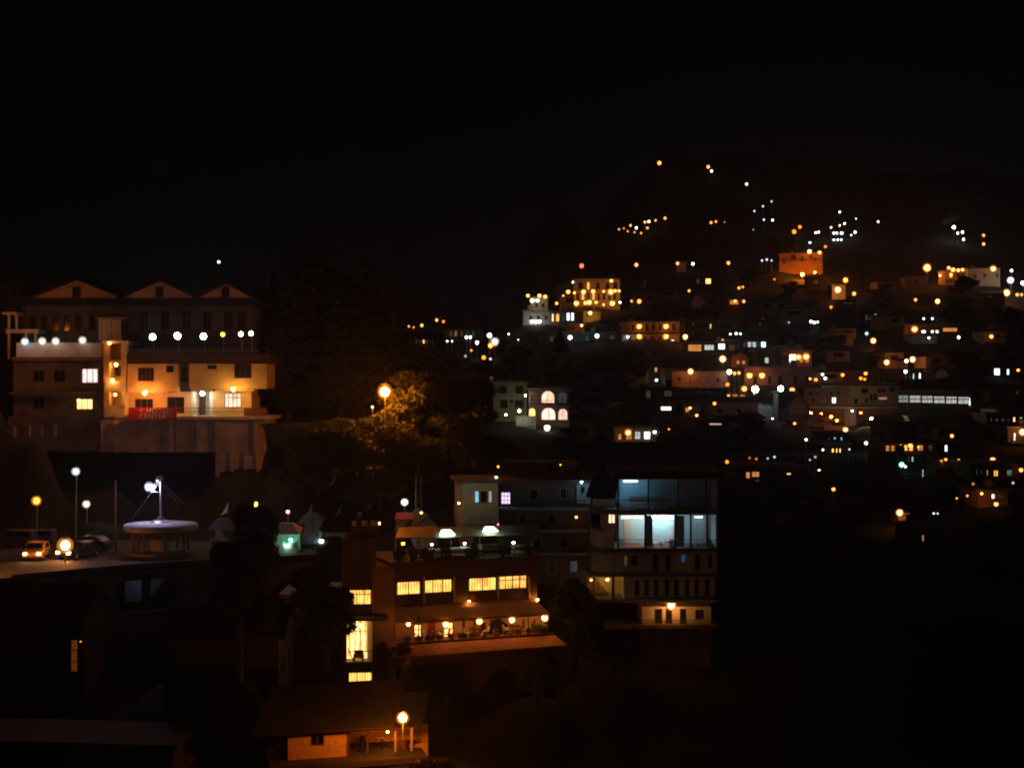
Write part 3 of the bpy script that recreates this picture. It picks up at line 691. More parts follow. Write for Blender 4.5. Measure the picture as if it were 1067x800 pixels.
# brown roofs behind the market, left of the tower
house('brown_shed', 'low shed with a dim brown roof behind the flags', 133, 338, 392, 552, 575, brick, 'side', 12, [(360, 562, 8, 8, glass)], depth=4, rmat=redtin, cat='shed', yaw=8)
house('small_shack', 'small pale roofed shack below the orange lit bank', 143, 362, 388, 524, 536, plaster, 'side', 6, [], depth=3, rmat=surf('pale_tin', (.4, .33, .26)), cat='shed')
lamp(421.5, 523, 131, W, 3, 22, 3.5, 'white street lamp above the red awning beside the lattice tower')
lamp(395, 545, 126, Y, 1.4, 22, 0, 'yellow lamp at the corner of the restaurant roof', back=.2)
t = thing('shop_kiosk', 'small shop with a red awning under the white street lamp', 'kiosk', P(423, 552, 128)); b = P(423, 552, 128); foot(b.x, b.y, b.z)
m = MB(); m.box(b.x-.9, b.x+.9, b.y, b.y+1.5, b.z-1, b.z+1); m.build('body', white, t)
m = MB(); m.hexa([b+Vector(q) for q in ((-1, -.8, .95), (1, -.8, .95), (1, 1.5, 1.3), (-1, 1.5, 1.3), (-1, -.8, 1.05), (1, -.8, 1.05), (1, 1.5, 1.45), (-1, 1.5, 1.45))]); m.build('awning', surf('red_awning', (.8, .05, .02)), t)
# lattice mast
t = thing('lattice_mast', 'slim steel lattice mast beside the white street lamp', 'mast', P(436, 550, 131)); m = MB(); a, b = P(436, 552, 131), P(436, 494, 131)
cs = [Vector((sx*.28, sy*.28, 0)) for sx, sy in ((-1, -1), (1, -1), (1, 1), (-1, 1))]
for q in cs: m.tube(a+q, b+q*.7, .035, n=5)
for i in range(9):
    z = (b-a)*(i/9); z2 = (b-a)*((i+1)/9)
    for k in range(4): m.tube(a+cs[k]+z, a+cs[(k+1) % 4]+z2, .02, n=4)
m.build('lattice', steel, t); foot(a.x, a.y, a.z)
m = MB(); m.tube(b, b+Vector((0, 0, 1)), .03); m.ball(P(434.5, 519, 130.6), .1, 6); m.build('fitting', steel, t)
lamp(439, 534, 123, Y, 1, 30, 0, 'small yellow lamp low on the lattice mast', back=.3)
house('gabled_house', 'small house with a pale gable and dark hipped roof beside the lattice mast', 124, 434, 456, 549, 566, white, 'gable', 12, [(444, 552, 4, 6, glass, 1)], depth=6, yaw=12, rmat=slate)
house('hipped_house', 'house under a wide dark hipped roof right of the pale gable', 128, 458, 508, 548, 566, darkw, 'hip', 18, [(480, 556, 8, 7, glass)], depth=9, yaw=8, rmat=slate)
# ================================================================ the orange lit restaurant
fo = Fr(412, 112, 21)
rest = thing('restaurant_building', 'orange lit restaurant with a long sloping awning over its terrace and a canopied roof', 'restaurant', fo.p(470, 690))
brw = surf('brown_plaster', (.17, .115, .085), scale=.7, var=.35)
def ob(items, name, mat, root=rest, f=fo, lab=None):
    for q in items: m = MB(); f.box(m, *q); o = m.build(name, mat, root)
    if lab: o['label'] = lab
    return o
wall_with(fo, rest, (410, 560, 588, 646), [(426, 612.5, 25, 14, LW, 2, 1), (456.5, 610.5, 30, 14, LW, 3, 1), (503, 608.5, 29, 14, LW, 2, 1), (534.5, 606.5, 30, 14, LW, 4, 2)], 0, brw, back=7, fm=wood)
for x in (441.5, 473, 519, 551): ob([(x, x+1.6, 600, 629, -.18, -.003)], 'pilaster', plaster)
ob([(408, 562, 583, 588, -.5, 7.5)], 'roof_slab', brw)
# terrace: back wall, lit doors, floor, skirt roof
tw = surf('terrace_wall', (.55, .42, .30), scale=1, var=.3)
r = fo.rect(412, 566, 644, 672, -.02)
hs = [fo.rect(*q, -.02) for q in ((431, 439, 650, 668), (446, 453, 648, 668), (462, 472, 648, 668), (500, 506, 648, 662))]
m = MB(); fo.holes(m, r, hs, -.02, .0-.001+.2); m.build('terrace_wall', tw, rest)
m = MB(); fo.uz(m, *r, .2, 3); m.build('inner_wall', brw, rest)
for q, mt, nm, k in zip(hs, (LB, redc, LB, glass), ('door', 'red_door', 'door', 'window'), range(4)):
    w = window(fo, rest, q, mt, -.14, 1, 2, wood, name=nm)
ob([(x, x+1.6, 645, 668, -.14, -.03) for x in (483, 494, 511, 522, 545, 556)], 'door_frame', wood)
ob([(408, 574, 668, 672, -2.9, -.03)], 'terrace_floor', terra)
ob([(414, 577, 664.5, 669, -3.05, -2.92)], 'terrace_kerb', brw)
m = MB(); fo.slope(m, 414, 578, 668, -3.0, 680, -4.6, .1, 406, 591); m.build('skirt_roof', surf('tile_skirt', (.33, .15, .09), wave=7, scale=2), rest)
m = MB(); u0, z0 = fo.hit(404, 671, -2.6); m.tube(fo.pt(u0, -4, z0-1.4), fo.pt(u0+1.2, -3.6, z0-.1), .5, .62, 12)
m.build('round_corner', brw, rest)
# awning
m = MB(); fo.slope(m, 418, 556, 628, -.02, 644, -3.0, .07, 430, 572); aw = surf('awning_sheet', (.62, .42, .28), wave=3, scale=2, var=.4); nt = aw.node_tree; b_ = next(n for n in nt.nodes if n.type == 'BSDF_PRINCIPLED'); tl = nt.nodes.new('ShaderNodeBsdfTranslucent'); tl.inputs[0].default_value = (.6, .4, .26, 1); mx = nt.nodes.new('ShaderNodeMixShader'); mx.inputs[0].default_value = .4
nt.links.new(b_.outputs[0], mx.inputs[1]); nt.links.new(tl.outputs[0], mx.inputs[2]); nt.links.new(mx.outputs[0], next(n for n in nt.nodes if n.type == 'OUTPUT_MATERIAL').inputs[0]); m.build('awning', aw, rest)
lamp(560, 624.5, fo.p(560, 624, -.5).y, A, 1.0, 260, 0, 'small warm lamp on the wall over the right end of the awning', back=.3)
lamp(489, 626, fo.p(489, 626, -.5).y, A, .7, 200, 0, 'added tiny warm lamp on the wall lighting the middle of the awning', back=.3)  # added lamp, brightens the top of the awning
m = MB(); u0, z0 = fo.hit(430, 645.5, -3.0); u1, z1 = fo.hit(572, 636, -3.0); za = fo.hit(500, 644, -3.0)[1]
fo.uz(m, u0, u1, za-.1, za+.06, -3.1, -3.02); m.build('awning_edge', surf('blue_grey_metal', (.3, .33, .38), rough=.4), rest)
for x in (436, 482, 516, 550, 571): ob([(x, x+1, 642, 667, -2.95, -2.88)], 'awning_post', dark)
m = MB(); fo.box(m, 388, 411, 590, 720, -.3, 6); m.build('corner_wall', surf('pale_brown_plaster', (.42, .28, .20), scale=.6), rest)
# lower storey below the skirt roof
ob([(412, 566, 672.3, 740, -2.6, 6)], 'wall', darkw); ob([(418, 428, 682, 706, -2.75, -2.62)], 'buttress', tw)
# left tower with the tall bright window
ft = Fr(360, 111, 6)
m = MB()
rt = ft.rect(356, 388, 560, 740); big = ft.rect(360.5, 389.5, 646, 690); lo = ft.rect(363, 389, 700, 711); up = ft.rect(364, 387, 614, 630)
ft.holes(m, (rt[0], ft.hit(391.5, 650)[0], rt[2], rt[3]), [big, lo, up], 0, .3)
ur = ft.hit(391.5, 650)[0]
ft.uz(m, rt[0], rt[0]+.25, rt[2], rt[3], .303, 4); ft.uz(m, ur-.15, ur, rt[2], rt[3], .303, 4); ft.uz(m, rt[0]+.26, ur-.16, rt[2], rt[3], 3.2, 4)
m.build('tower_wall', darkw, rest)
window(ft, rest, up, LW, 0, 3, 2); window(ft, rest, lo, LW, 0, 3, 1)
window(ft, rest, big, curtain((1, .72, .28), (.7, .2, .02), 2.4, .7, noise=.8), 1.2, 2, 2, cream)
m = MB(); ft.uz(m, big[0], big[1], big[2]-.1, big[2], .02, 3.1); ft.uz(m, big[0]+.2, big[0]+.26, big[2]+1.2, big[2]+1.26, .2, .3); m.build('sill', plaster, rest)
m = MB(); ft.uz(m, big[0]+.1, big[1]-.1, big[2]+.82, big[2]+.88, .1, .16); m.tube(ft.pt(big[0]+.15, .5, big[2]+1.1), ft.pt(big[0]+.6, .4, big[2]+.02), .05); m.build('balcony_rail', brw, rest)
m = MB(); ft.uz(m, ft.hit(350, 641)[0], ft.hit(404, 641)[0], ft.hit(380, 643.5)[1], ft.hit(380, 640.5)[1], -1.6, -.003); m.build('canopy_slab', darkw, rest)
lamp(375, 651, 111.6, Y, 2.2, 40, 0, 'yellow lamp at the top of the tall bright tower window', back=.3)
t = thing('armchair', 'dark chair seen inside the tall bright tower window', 'chair', ft.pt((big[0]+big[1])/2-.1, .7, big[2])); q = t.location
m = MB(); m.box(-.35, .35, -.3, .3, .25, .42); m.build('seat', wood, t, local=True); m = MB(); m.box(-.35, .35, .26, .38, .42, .8); m.build('backrest', wood, t, local=True)
for sx in (-1, 1): m = MB(); m.box(sx*.35-.05, sx*.35+.05, -.3, .26, 0, .55); m.build('armrest', wood, t, local=True)
house('annex_house', 'unlit annex with one orange slit of light left of the bright tower', 112, 296, 354, 622, 720, darkw, 'flat', 0, [(340, 663, 3.5, 15, LO, 1, 1)], depth=6, sides=False)
ob([(372, 377, 536, 560, 1, 3), (383, 386, 528, 560, 2, 3.4), (366, 395, 548, 562, .5, 5)], 'roof_block', darkw, rest, ft)
# roof terrace: canopy on posts, tables with white cloths, plants, railing
rc = thing('roof_canopy', 'translucent green and amber canopy sheltering the restaurant roof terrace', 'canopy', fo.p(480, 584, 2))
def sheet(x0, x1, yb, yf, nm, mat, vb=6.2, vf=2.2):
    m = MB(); fo.slope(m, x0, x1, yb, vb, yf, vf, .05, x0-4, x1-2); return m.build(nm, mat, rc)
sheet(416, 455, 549, 560, 'canopy_sheet', orangelitm); sheet(455.5, 520, 548.5, 559.5, 'canopy_sheet', canopym); sheet(520.5, 562, 547, 558, 'canopy_sheet', canopym)
for x in (412, 440, 470, 500, 530, 556):
    for v in (2.3, 6.1):
        m = MB(); u, z = fo.hit(x, 585, v); zt = fo.hit(x, 559 if v < 3 else 549, v)[1]; m.tube(fo.pt(u, v, z), fo.pt(u, v, zt), .04); m.build('post', steel, rc)
LT = glow((.9, 1, .75), 5)
for i, (x, y, w, h) in enumerate(((465, 556, 14, 5), (510, 552.5, 14, 4.5))):
    t = thing('light_panel', ('glowing white roof light in the middle of the restaurant canopy', 'glowing white roof light at the right of the restaurant canopy')[i], 'roof light', fo.p(x, y, 2.4), 'roof lights of the restaurant canopy')
    m = MB(); fo.slope(m, x-w/2+2, x+w/2-3, y-h/2-.6, 4.2, y+h/2-.6, 2.2, .1, x-w/2, x+w/2+2)
    m.build('lit_sheet', LT, t)
    m = MB(); u, z = fo.hit(x, y+3, 2.5); fo.uz(m, u-.7, u+.7, z-.02, z+.02, 2.5, 2.54); m.build('frame', steel, t)
lamp(420, 566, 114.5, O, 1.4, 60, 0, 'orange lamp under the orange tinted corner of the roof canopy', back=.2)
lamp(450, 567, 115.5, W, .9, 60, 0, 'small white lamp under the left of the roof canopy', back=.2)
lamp(484, 566, 116.5, (.7, 1, .8), 1.1, 60, 0, 'small greenish lamp under the middle of the roof canopy', back=.2)
lamp(535, 565, 119, (.7, 1, .8), 1.1, 60, 0, 'small greenish lamp under the right end of the roof canopy', back=.2)
def fpt(px, py, v): return fo.p(px, py, v)
ztop = fo.hit(480, 583, 0)[1]
def onroof(px, v): 
    u = fo.hit(px, 570, v)[0]; return fo.pt(u, v, ztop)
for i, (px, v, w, lab) in enumerate(((478, 1.6, 1.9, 'wide table left of centre on the roof terrace'), (509, 3.0, 1.5, 'table below the right roof light'), (452, 1.3, 1.1, 'small table at the left of the roof terrace'), (540, 1.6, 1.1, 'small table near the right end of the roof terrace'))):
    p = onroof(px, v); table(p, R(21), lab, 'tables on the roof terrace', w, 1.3, cloth=clothw)
    for k, sx in enumerate((-1, 1)):
        chair(p+fo.u*sx*(w/2+.35), R(21)+sx*-math.pi/2*1, '%s chair at the %s' % (('left', 'right')[k], lab.replace('a pale cloth', 'pale cloth')), 'chairs on the roof terrace', dark)
railing(fo, rest, 410, 561, 574, 583.5, -.3, dark, 46, th=.03)
def pot(p, label, group, s=.6, flower=None):
    t = thing('potted_plant', label, 'potted plant', p, group)
    m = MB(); m.lathe((0, 0, 0), [(.15, 0), (.22, .3), (.25, .33), (.2, .34)], 10); m.build('pot', terra, t, local=True)
    me = proto('bush')[0]; o = bpy.data.objects.new('foliage', me); col.objects.link(o); o.parent = t; o.scale = (s*.55, s*.55, s*.6); o.location = (0, 0, .3); o.rotation_euler = (0, 0, p.x)
    if flower:
        g = random.Random(p.x); m = MB()
        for i in range(14): m.ball((g.uniform(-.3, .3), g.uniform(-.3, .1), .45+g.uniform(0, .5)), .05, 4)
        tag(m.build('flowers', flower, t, local=True), kind='stuff')
    return t
for i, px in enumerate((416, 430, 444, 466, 492, 524, 550)):
    pot(onroof(px, .35), 'potted plant on the roof terrace edge, %s of seven from the left' % ORD[i], 'potted plants on the roof terrace', .8)
zt = fo.hit(490, 668, -2.5)[1]
fl = [None, redc, None, clothw, redc, None, redc, clothw, pink, clothw, redc, None, None]
for i in range(13):
    px = 424+i*11.6; u = fo.hit(px, 664, -2.6)[0]
    pot(fo.pt(u, -2.6, zt+.02), '%s along the terrace edge under the awning, %s from the left' % ({None: 'leafy pot', redc: 'red flowering pot', clothw: 'white flowering pot', pink: 'pink flowering pot'}[fl[i]], ORD[i]), 'potted plants under the awning', .5 if i < 12 else .9, fl[i])
for i, px in enumerate((456, 497, 538)):
    u = fo.hit(px, 664, -1.6)[0]; q = fo.pt(u, -1.4, zt+.05); k = ('left', 'middle', 'right')[i]
    table(q, R(21), f'{k} dining table on the terrace under the awning', 'dining tables under the awning', .9, .8)
    for j, sx in enumerate((-1, 1)): chair(q+fo.u*sx*.75, R(21)-sx*math.pi/2, f'{("left", "right")[j]} white chair at the {k} table under the awning', 'chairs under the awning')
for i, (x, y, r_, S) in enumerate(((425.5, 650, 2.0, 30), (464.5, 650, 3, 130), (499.5, 647, 3, 130), (533.5, 645.5, 3, 130), (567.5, 643.5, 3.2, 130))):
    a = fo.p(x, y, -3.0); lamp(x, y, a.y, A, r_, S, 0, 'warm lamp hung along the awning edge, ' + ('small one at the left end', 'second from the left', 'middle one of five', 'second from the right', 'last at the right corner')[i], 'lamps along the awning', back=.1)
for px, py, v in ((400, 735, -3), (480, 735, -3), (570, 730, -3), (480, 700, 7)): q = fo.p(px, py, v); foot(q.x, q.y, q.z)

# ================================================================ the sodium lit hut at the bottom
fh = Fr(300, 90, 15)
hut = thing('stone_hut', 'low orange lit hut with an open porch under a broad dark roof', 'hut', fh.p(370, 790))
def hx(items, name, mat): return ob(items, name, mat, hut, fh)
rough = surf('rough_render', (.72, .44, .20), scale=6, var=.45, bump=.6)
wall_with(fh, hut, (300, 361, 758, 795), [(330.5, 769, 14, 15, glass, 2, 1)], 0, rough, back=4)
hx([(361.3, 446, 757, 792, 3.2, 3.5)], 'porch_wall', rough)
for x, y0 in ((362, 762), (382, 764), (411, 762), (428, 757)): hx([(x, x+2, y0, 790, .2, .36)], 'post', wood if x < 400 else plaster)
hx([(362, 432, 757.5, 760, .15, .4)], 'eave_beam', wood)
hx([(427, 446, 775, 789, 1.0, 1.2)], 'low_wall', rough)
u0, u1, z0, z1 = fh.rect(282, 446, 790, 797, -1.4)
m = MB(); fh.uz(m, u0, u1, z0-.15, z0+.22, -1.4, 4); m.build('platform', paving, hut)
m = MB(); fh.slope(m, 284, 424, 712, 5.5, 762, -.9, .12, 262, 410)
m.build('roof', black, hut)
m = MB(); fh.slope(m, 411, 448, 722, 5.5, 757, .1, .12, 405, 440); m.build('roof', black, hut)
lamp(404, 762, fh.p(404, 762, 1.2).y, O, .9, 500, 0, 'added small orange lamp lighting the porch of the hut', back=.2)  # lamp added to brighten the inside of the porch
zf = z0+.22
def hp(px, v): return fh.pt(fh.hit(px, 785, v)[0], v, zf)
table(hp(389, 1.3), R(15), 'wooden table on the porch of the orange lit hut', 'porch furniture', 1.3, .7)
chair(hp(373, 1.5), R(-60), 'chair on the hut porch left of the table', 'porch furniture', wood)
chair(hp(402, 1.6), R(100), 'chair on the hut porch right of the table', 'porch furniture', wood)
t = thing('crate', 'wooden box standing on the hut porch by the right post', 'crate', hp(418, 1.0))
m = MB()
for k in range(4): m.box(-.3, .3, -.25, .25, .02+k*.14, .13+k*.14)
m.build('slats', wood, t, local=True); m = MB()
for sx in (-1, 1):
    for sy in (-1, 1): m.box(sx*.3-.03, sx*.3+.03, sy*.26-.02, sy*.26+.02, 0, .58)
m.build('corner_post', wood, t, local=True)
q = fh.p(419.5, 747.5, -3.4)
lamp(419.5, 747.5, q.y, O, 5.0, 1300, 3.2, 'orange lamp on a short pole beside the hut porch')
for px, py, v in ((300, 797, -2), (370, 797, -2), (440, 795, -2), (480, 800, -2), (370, 760, 8)): q = fh.p(px, py, v); foot(q.x, q.y, q.z-.2)
tree('bush', 440, 826, 84, 36, 'bush catching orange light below the hut lamp', cat='shrub')
tree('bush', 455, 812, 86, 26, 'small bush at the right end of the hut platform', cat='shrub')

# ================================================================ the pale guest house with open lit galleries
fg = Fr(680, 124)
gh = thing('guest_house', 'tall pale guest house with open cyan lit galleries and rounded left corner', 'guest house', fg.p(680, 690))
def gx(items, name, mat, lab=None): return ob(items, name, mat, gh, fg, lab)
gx([(640, 753, 491, 499, -1.6, 8)], 'roof', slate)
# slabs: centre y, each with a rounded left end
def slab(yt, yb, x0=640, x1=748):
    m = MB(); u0, u1, z0, z1 = fg.rect(x0, x1, yt, yb, -1.0); rad = 2.2
    pts = [fg.pt(u1, 7, z0), fg.pt(u0-rad+.0, 7, z0)] + [fg.pt(u0-rad*math.sin(a), -1+rad-rad*math.cos(a), z0) for a in [math.pi/2*(1-i/8) for i in range(9)]] + [fg.pt(u1, -1, z0)]
    m.poly(pts, (0, 0, z1-z0)); m.build('floor_slab', darkw, gh)
for yt, yb in ((531, 536), (571, 575), (597, 600.5), (625, 628), (651, 655)): slab(yt, yb)
gx([(643, 747, 499.3, 531, 2.6, 7), (643, 747, 536.3, 571, 3.0, 7)], 'gallery_wall', cyanw)
gx([(746, 748, 499.3, 571, -.8, 2.5)], 'end_wall', bluew)
for x in (643.5, 675, 706, 735): gx([(x, x+1.6, 499.3, 530.7, -.7, -.5)], 'gallery_post', darkw)
for x in (643, 671.5, 703, 719, 736): gx([(x, x+2, 536.3, 570.7, -.8, -.55)], 'gallery_post', darkw)
railing(fg, gh, 643, 747, 521, 530.6, -.85, darkw, 44, th=.025)
railing(fg, gh, 643, 747, 562, 570.6, -.9, darkw, 44, th=.02)
gx([(672, 680, 537, 570, .2, .3), (704, 713, 537, 570, .2, .3)], 'curtain', surf('grey_curtain', (.2, .24, .26), wave=6, scale=4))
gx([(697, 702, 543, 571, 2.85, 2.98), (733, 740, 543, 570, 2.85, 2.98), (650, 658, 541, 571, 2.85, 2.98)], 'door', white)
gx([(653, 700, 569.8, 570.6, -.3, 2.9)], 'gallery_floor', terra)
# rounded corner storeys and the plain storeys below
m = MB(); uL = fg.hit(640, 560, -1)[0]; rad = 1.9
def corner(y0, y1, mat, nm='corner_wall'):
    m = MB(); z0 = fg.hit(640, y1)[1]; z1 = fg.hit(640, y0)[1]
    pts = [fg.pt(uL, 6.9, z0), fg.pt(uL-rad, 6.9, z0)] + [fg.pt(uL-rad*math.sin(a), -.8+rad-rad*math.cos(a), z0) for a in [math.pi/2*(1-i/8) for i in range(9)]]
    m.poly(pts, (0, 0, z1-z0)); m.build(nm, mat, gh)
corner(553, 570.8, bluew); corner(575.2, 596.8, bluew)
wall_with(fg, gh, (640.3, 747, 575.3, 596.8), [(652, 584, 4, 12, LD, 1), (661, 584, 6, 11, glass, 1), (683, 586, 6, 18, glass, 1), (696, 586, 5, 18, glass, 1), (712, 582, 5, 9, curtain((.05, .25, .7), (.02, .08, .25), .25), 1), (727, 586, 6, 18, glass, 1), (740, 585, 5, 14, glass, 1)], -.7, bluew, back=7)
wall_with(fg, gh, (650, 745, 600.8, 624.8), [(x, 612, 5, 17, glass, 1) for x in (664, 674, 684, 695, 705, 716, 726, 737)], -.4, bluew, back=6)
gx([(612, 649.8, 600.8, 624.8, 2.6, 6)], 'stair_wall', plaster)
gx([(637.5, 640.5, 600.8, 624.8, -.4, -.1), (618, 619, 600.8, 622, .4, .5)], 'stair_post', darkw)
m = MB()
for k in range(9): fg.box(m, 620+k*2, 622+k*2, 604+k*2.1, 605.2+k*2.1, 1.4, 2.5)
m.build('stair', plaster, gh)
wall_with(fg, gh, (669, 741, 632, 650.8), [(686, 642, 8, 16, glass, 1), (697, 642, 7, 16, glass, 1), (712, 642, 7, 16, glass, 1), (729, 640, 9, 10, glass, 2, 2)], -.4, white, back=6)
gx([(662, 745, 624.4, 627.4, -2.3, -1.01)], 'balcony_roof', bluew)
railing(fg, gh, 664, 743, 646, 651, -1.25, darkw, 30, th=.03)
gx([(668, 741, 655.2, 700, -.5, 6)], 'base_wall', darkw)
wall_with(fg, gh, (629, 642.8, 530, 552.7), [(637.5, 539, 7.5, 13, curtain((1, .8, .5), (.8, .5, .3), 1.6), 2, 1)], -.8, bluew, back=5)
m = MB(); fg.slope(m, 617, 646, 499, 2, 518, -2.4, .1, 610, 641); m.build('canopy_roof', slate, gh)
gx([(617.5, 641, 520, 529.7, .5, .6)], 'blue_screen', cyanw)
tube_light(659, 538.6, 125.8, W, 22, 26, 'white tube light under the ceiling of the left gallery bay', .06)
tube_light(689, 538.6, 125.8, C, 24, 60, 'bright cool tube light under the ceiling of the middle gallery bay', .08)
tube_light(728, 538.4, 126.4, C, 8, 8, 'faint cool tube light in the right gallery bay')
tube_light(657, 501.2, 125, (.35, .7, 1), 14, 42, 'blue tube light under the eaves of the top gallery')
lamp(633, 603.5, 125.6, Y, 1.2, 60, 0, 'yellow lamp over the stair at the rounded corner', back=.2)
lamp(616, 604, 125.2, A, .8, 40, 0, 'small warm lamp left of the guest house stair', back=.2)
lamp(699.5, 630.6, 122.6, A, 4, 100, 0, 'big warm lamp on the lowest balcony of the guest house', back=.5)
zg = fg.hit(690, 571, 1)[1]
for i, px in enumerate((694, 733)):
    for j, dv in enumerate((.4,)):
        u = fg.hit(px, 565, .6)[0]; q = fg.pt(u, .6, zg); lb = ('middle', 'right')[i]
        table(q, 0, f'white table in the {lb} bay of the lit gallery', 'gallery tables', 1.1, .8, plasticw)
        for k, (du, dv2, rz) in enumerate(((-.95, 0, 90), (.95, 0, -90), (-.3, .75, 0), (.35, -.8, 180))):
            chair(fg.pt(u+du, .6+dv2, zg), R(rz), '%s white plastic chair at the %s gallery table' % (('left', 'right', 'rear', 'front')[k], lb), 'gallery chairs')
zg2 = fg.hit(690, 531, 0)[1]
for i in range(7):
    u = fg.hit(659+i*6.4, 524, .2)[0]; chair(fg.pt(u, .2, zg2), R(4*i-12), f'pale chair in the row on the dark top gallery, {ORD[i]} from the left', 'row of chairs on the top gallery', s=1.25)
for px, py, v in ((640, 700, -2), (700, 700, -2), (760, 700, -2), (700, 650, 9), (620, 640, 2)): q = fg.p(px, py, v); foot(q.x, q.y, q.z-.5)
# middle wing
house('balcony_house', 'dim blue grey house of many balconies left of the cyan lit galleries', 127, 520, 616, 503, 612, surf('dim_blue_wall', (.16, .19, .25), scale=.5, var=.4), 'flat', 0,
      [(527, 519, 10, 13, LP, 3, 2), (587, 514, 7, 12, glass), (556, 515, 10, 12, glass), (545, 541, 9, 11, glass), (575, 541, 9, 11, glass), (536, 566, 9, 11, glass), (560, 566, 9, 11, glass), (588, 566, 9, 11, glass), (598, 590, 8, 12, LDC, 1), (552, 592, 9, 12, glass), (575, 592, 9, 12, glass)], depth=8, rmat=darkw, fm=white)
hb2 = bpy.data.objects['balcony_house']; f2 = Fr(568, 127)
for y in (529, 552, 576):
    m = MB(); f2.box(m, 519, 612, y, y+2.5, -1.2, -.06); m.build('balcony_slab', bluew, hb2); railing(f2, hb2, 519, 612, y-8, y-.3, -1.15, dark, 34, 'balcony_railing', .022)
m = MB(); f2.box(m, 601, 615.5, 504, 525, -.5, -.06); m.build('cyan_wall_panel', cyanw, hb2)
q = f2.rect(605, 609, 507, 513, -.5); window(f2, hb2, q, glass, -.7, 1, 1)
lamp(606, 502, 125.4, (.4, .8, 1), 1.0, 50, 0, 'blue lamp over the cyan wall panel beside the slanted canopy', back=.2)
lamp(600.5, 538.5, 125.6, A, 1.3, 9, 0, 'tiny warm lamp on the dim balcony house')
lamp(519, 546, 121.5, (1, .2, .3), .9, 5, 0, 'faint pink lamp below the violet window', back=.2) if CN.setdefault((1, .2, .3), 'pink') else 0
house('beige_house', 'beige lit house end with cyan and pink curtained window', 123, 481, 519, 503, 530, surf('beige_paint', (.55, .50, .38)), 'flat', 0,
      [(497, 517.5, 5, 13, curtain((.35, .85, 1), (.15, .5, .7), .9), 1), (504, 517.5, 7, 12, glass, 1), (511, 517.5, 4.5, 13, curtain((1, .6, .75), (.6, .3, .4), .6), 1)], depth=6, yaw=8, rmat=darkw, base=3.5, sides=False)
lamp(478, 524, 120.5, Y, .9, 60, 0, 'small yellow lamp at the left corner of the beige house')
lamp(517, 497, 124, (1, .85, .6), 1.0, 14, 1, 'small lamp on a pole standing on the roof of the beige house', ground=False) if CN.setdefault((1, .85, .6), 'pale') else 0
house('low_roof_house', 'dark low house with an orange lit chimney wall behind the beige house', 137, 508, 600, 486, 500, darkw, 'flat', 0, [], depth=6, rmat=darkw, yaw=4)
lamp(519, 486, 134, O, .8, 22, 0, 'faint orange lamp over the low dark roof', back=.2)
house('roof_hut', 'small orange brown rooftop room right of the low dark roof', 136, 583, 599, 487, 499, brick, 'flat', 0, [], depth=3, sides=False, base=2)
lamp(584, 484, 134.5, O, .6, 14, 0, 'faint orange lamp over the rooftop room', back=.2)
tree('broad', 600, 695, 112, 97, 'rounded dark tree between the restaurant and the guest house', wf=.85)
tree('broad', 560, 735, 104, 60, 'dark tree below the restaurant skirt roof')
tree('wide', 640, 705, 112, 50, 'low dark tree at the foot of the guest house')
tree('near', 250, 700, 96, 186, 'near dark tree standing before the market stalls', wf=.62)
tree('near', 341, 705, 99, 125, 'near dark tree whose branches cross the tower window', wf=.85)
tree('broad', 225, 655, 104, 75, 'dark tree below the dim end of the plaza wall', wf=.9)

# ================================================================ sodium lamp, road and the big trees
lamp(401, 408, 139.6, O, 5.8, 850, 4, 'dazzling orange street lamp in front of the big trees')
lamp(388, 424, 142, (1, .75, .45), 1.3, 3, 2.4, 'small unlit looking lamp on a bent pole left of the dazzling lamp') if CN.setdefault((1, .75, .45), 'dim') else 0
m = MB(); rp = [(250, 443, 150), (330, 442, 146), (400, 443, 143), (450, 447, 143), (520, 455, 150)]
L1 = [P(*q) for q in rp]; L2 = [p+Vector((0, 4.5, .12)) for p in L1]
for i in range(4): m.poly([L1[i], L1[i+1], L2[i+1], L2[i]], (0, 0, -.3))
tag(m.build('road', asphalt), kind='structure')
m = MB()
for i in range(4): m.poly([L1[i]+Vector((0, -.25, 0)), L1[i+1]+Vector((0, -.25, 0)), L1[i+1]+Vector((0, -.003, 0)), L1[i]+Vector((0, -.003, 0))], (0, 0, .13))
tag(m.build('kerb', paving), kind='structure')
for p in L1+L2: foot(p.x, p.y, p.z-.35)
big = (('wide', 455, 490, 148.5, 115, 1.15, 'spreading tree lit orange on its left side by the dazzling lamp'), ('broad', 416, 480, 142.6, 64, 1.3, 'bushy tree just below and right of the dazzling lamp'),
  ('wide', 490, 515, 136, 100, .9, 'dark tree right of the orange lit spreading tree'), ('cedar', 330, 445, 165, 205, 1.5, 'tallest dark cedar between the hotel and the dazzling lamp'),
  ('cedar', 375, 445, 168, 178, 1.35, 'dark cedar behind the dazzling lamp'), ('cedar', 402, 440, 172, 135, 1.1, 'dark cedar right behind the orange lit tree'), ('cedar', 300, 450, 158, 150, 1.3, 'broad dark tree at the right end of the hotel'),
  ('wide', 316, 522, 140, 60, 1.2, 'dark tree below the hotel retaining wall'), ('cedar', 282, 440, 175, 160, 1.4, 'dark cedar rising directly behind the right hotel gable'), ('cedar', 355, 445, 158, 140, 1.4, 'dark broad tree behind the road left of the dazzling lamp'))
for k, x, y, D, h, wf, lab in big: tree(k, x, y, D, h, lab, wf=wf)
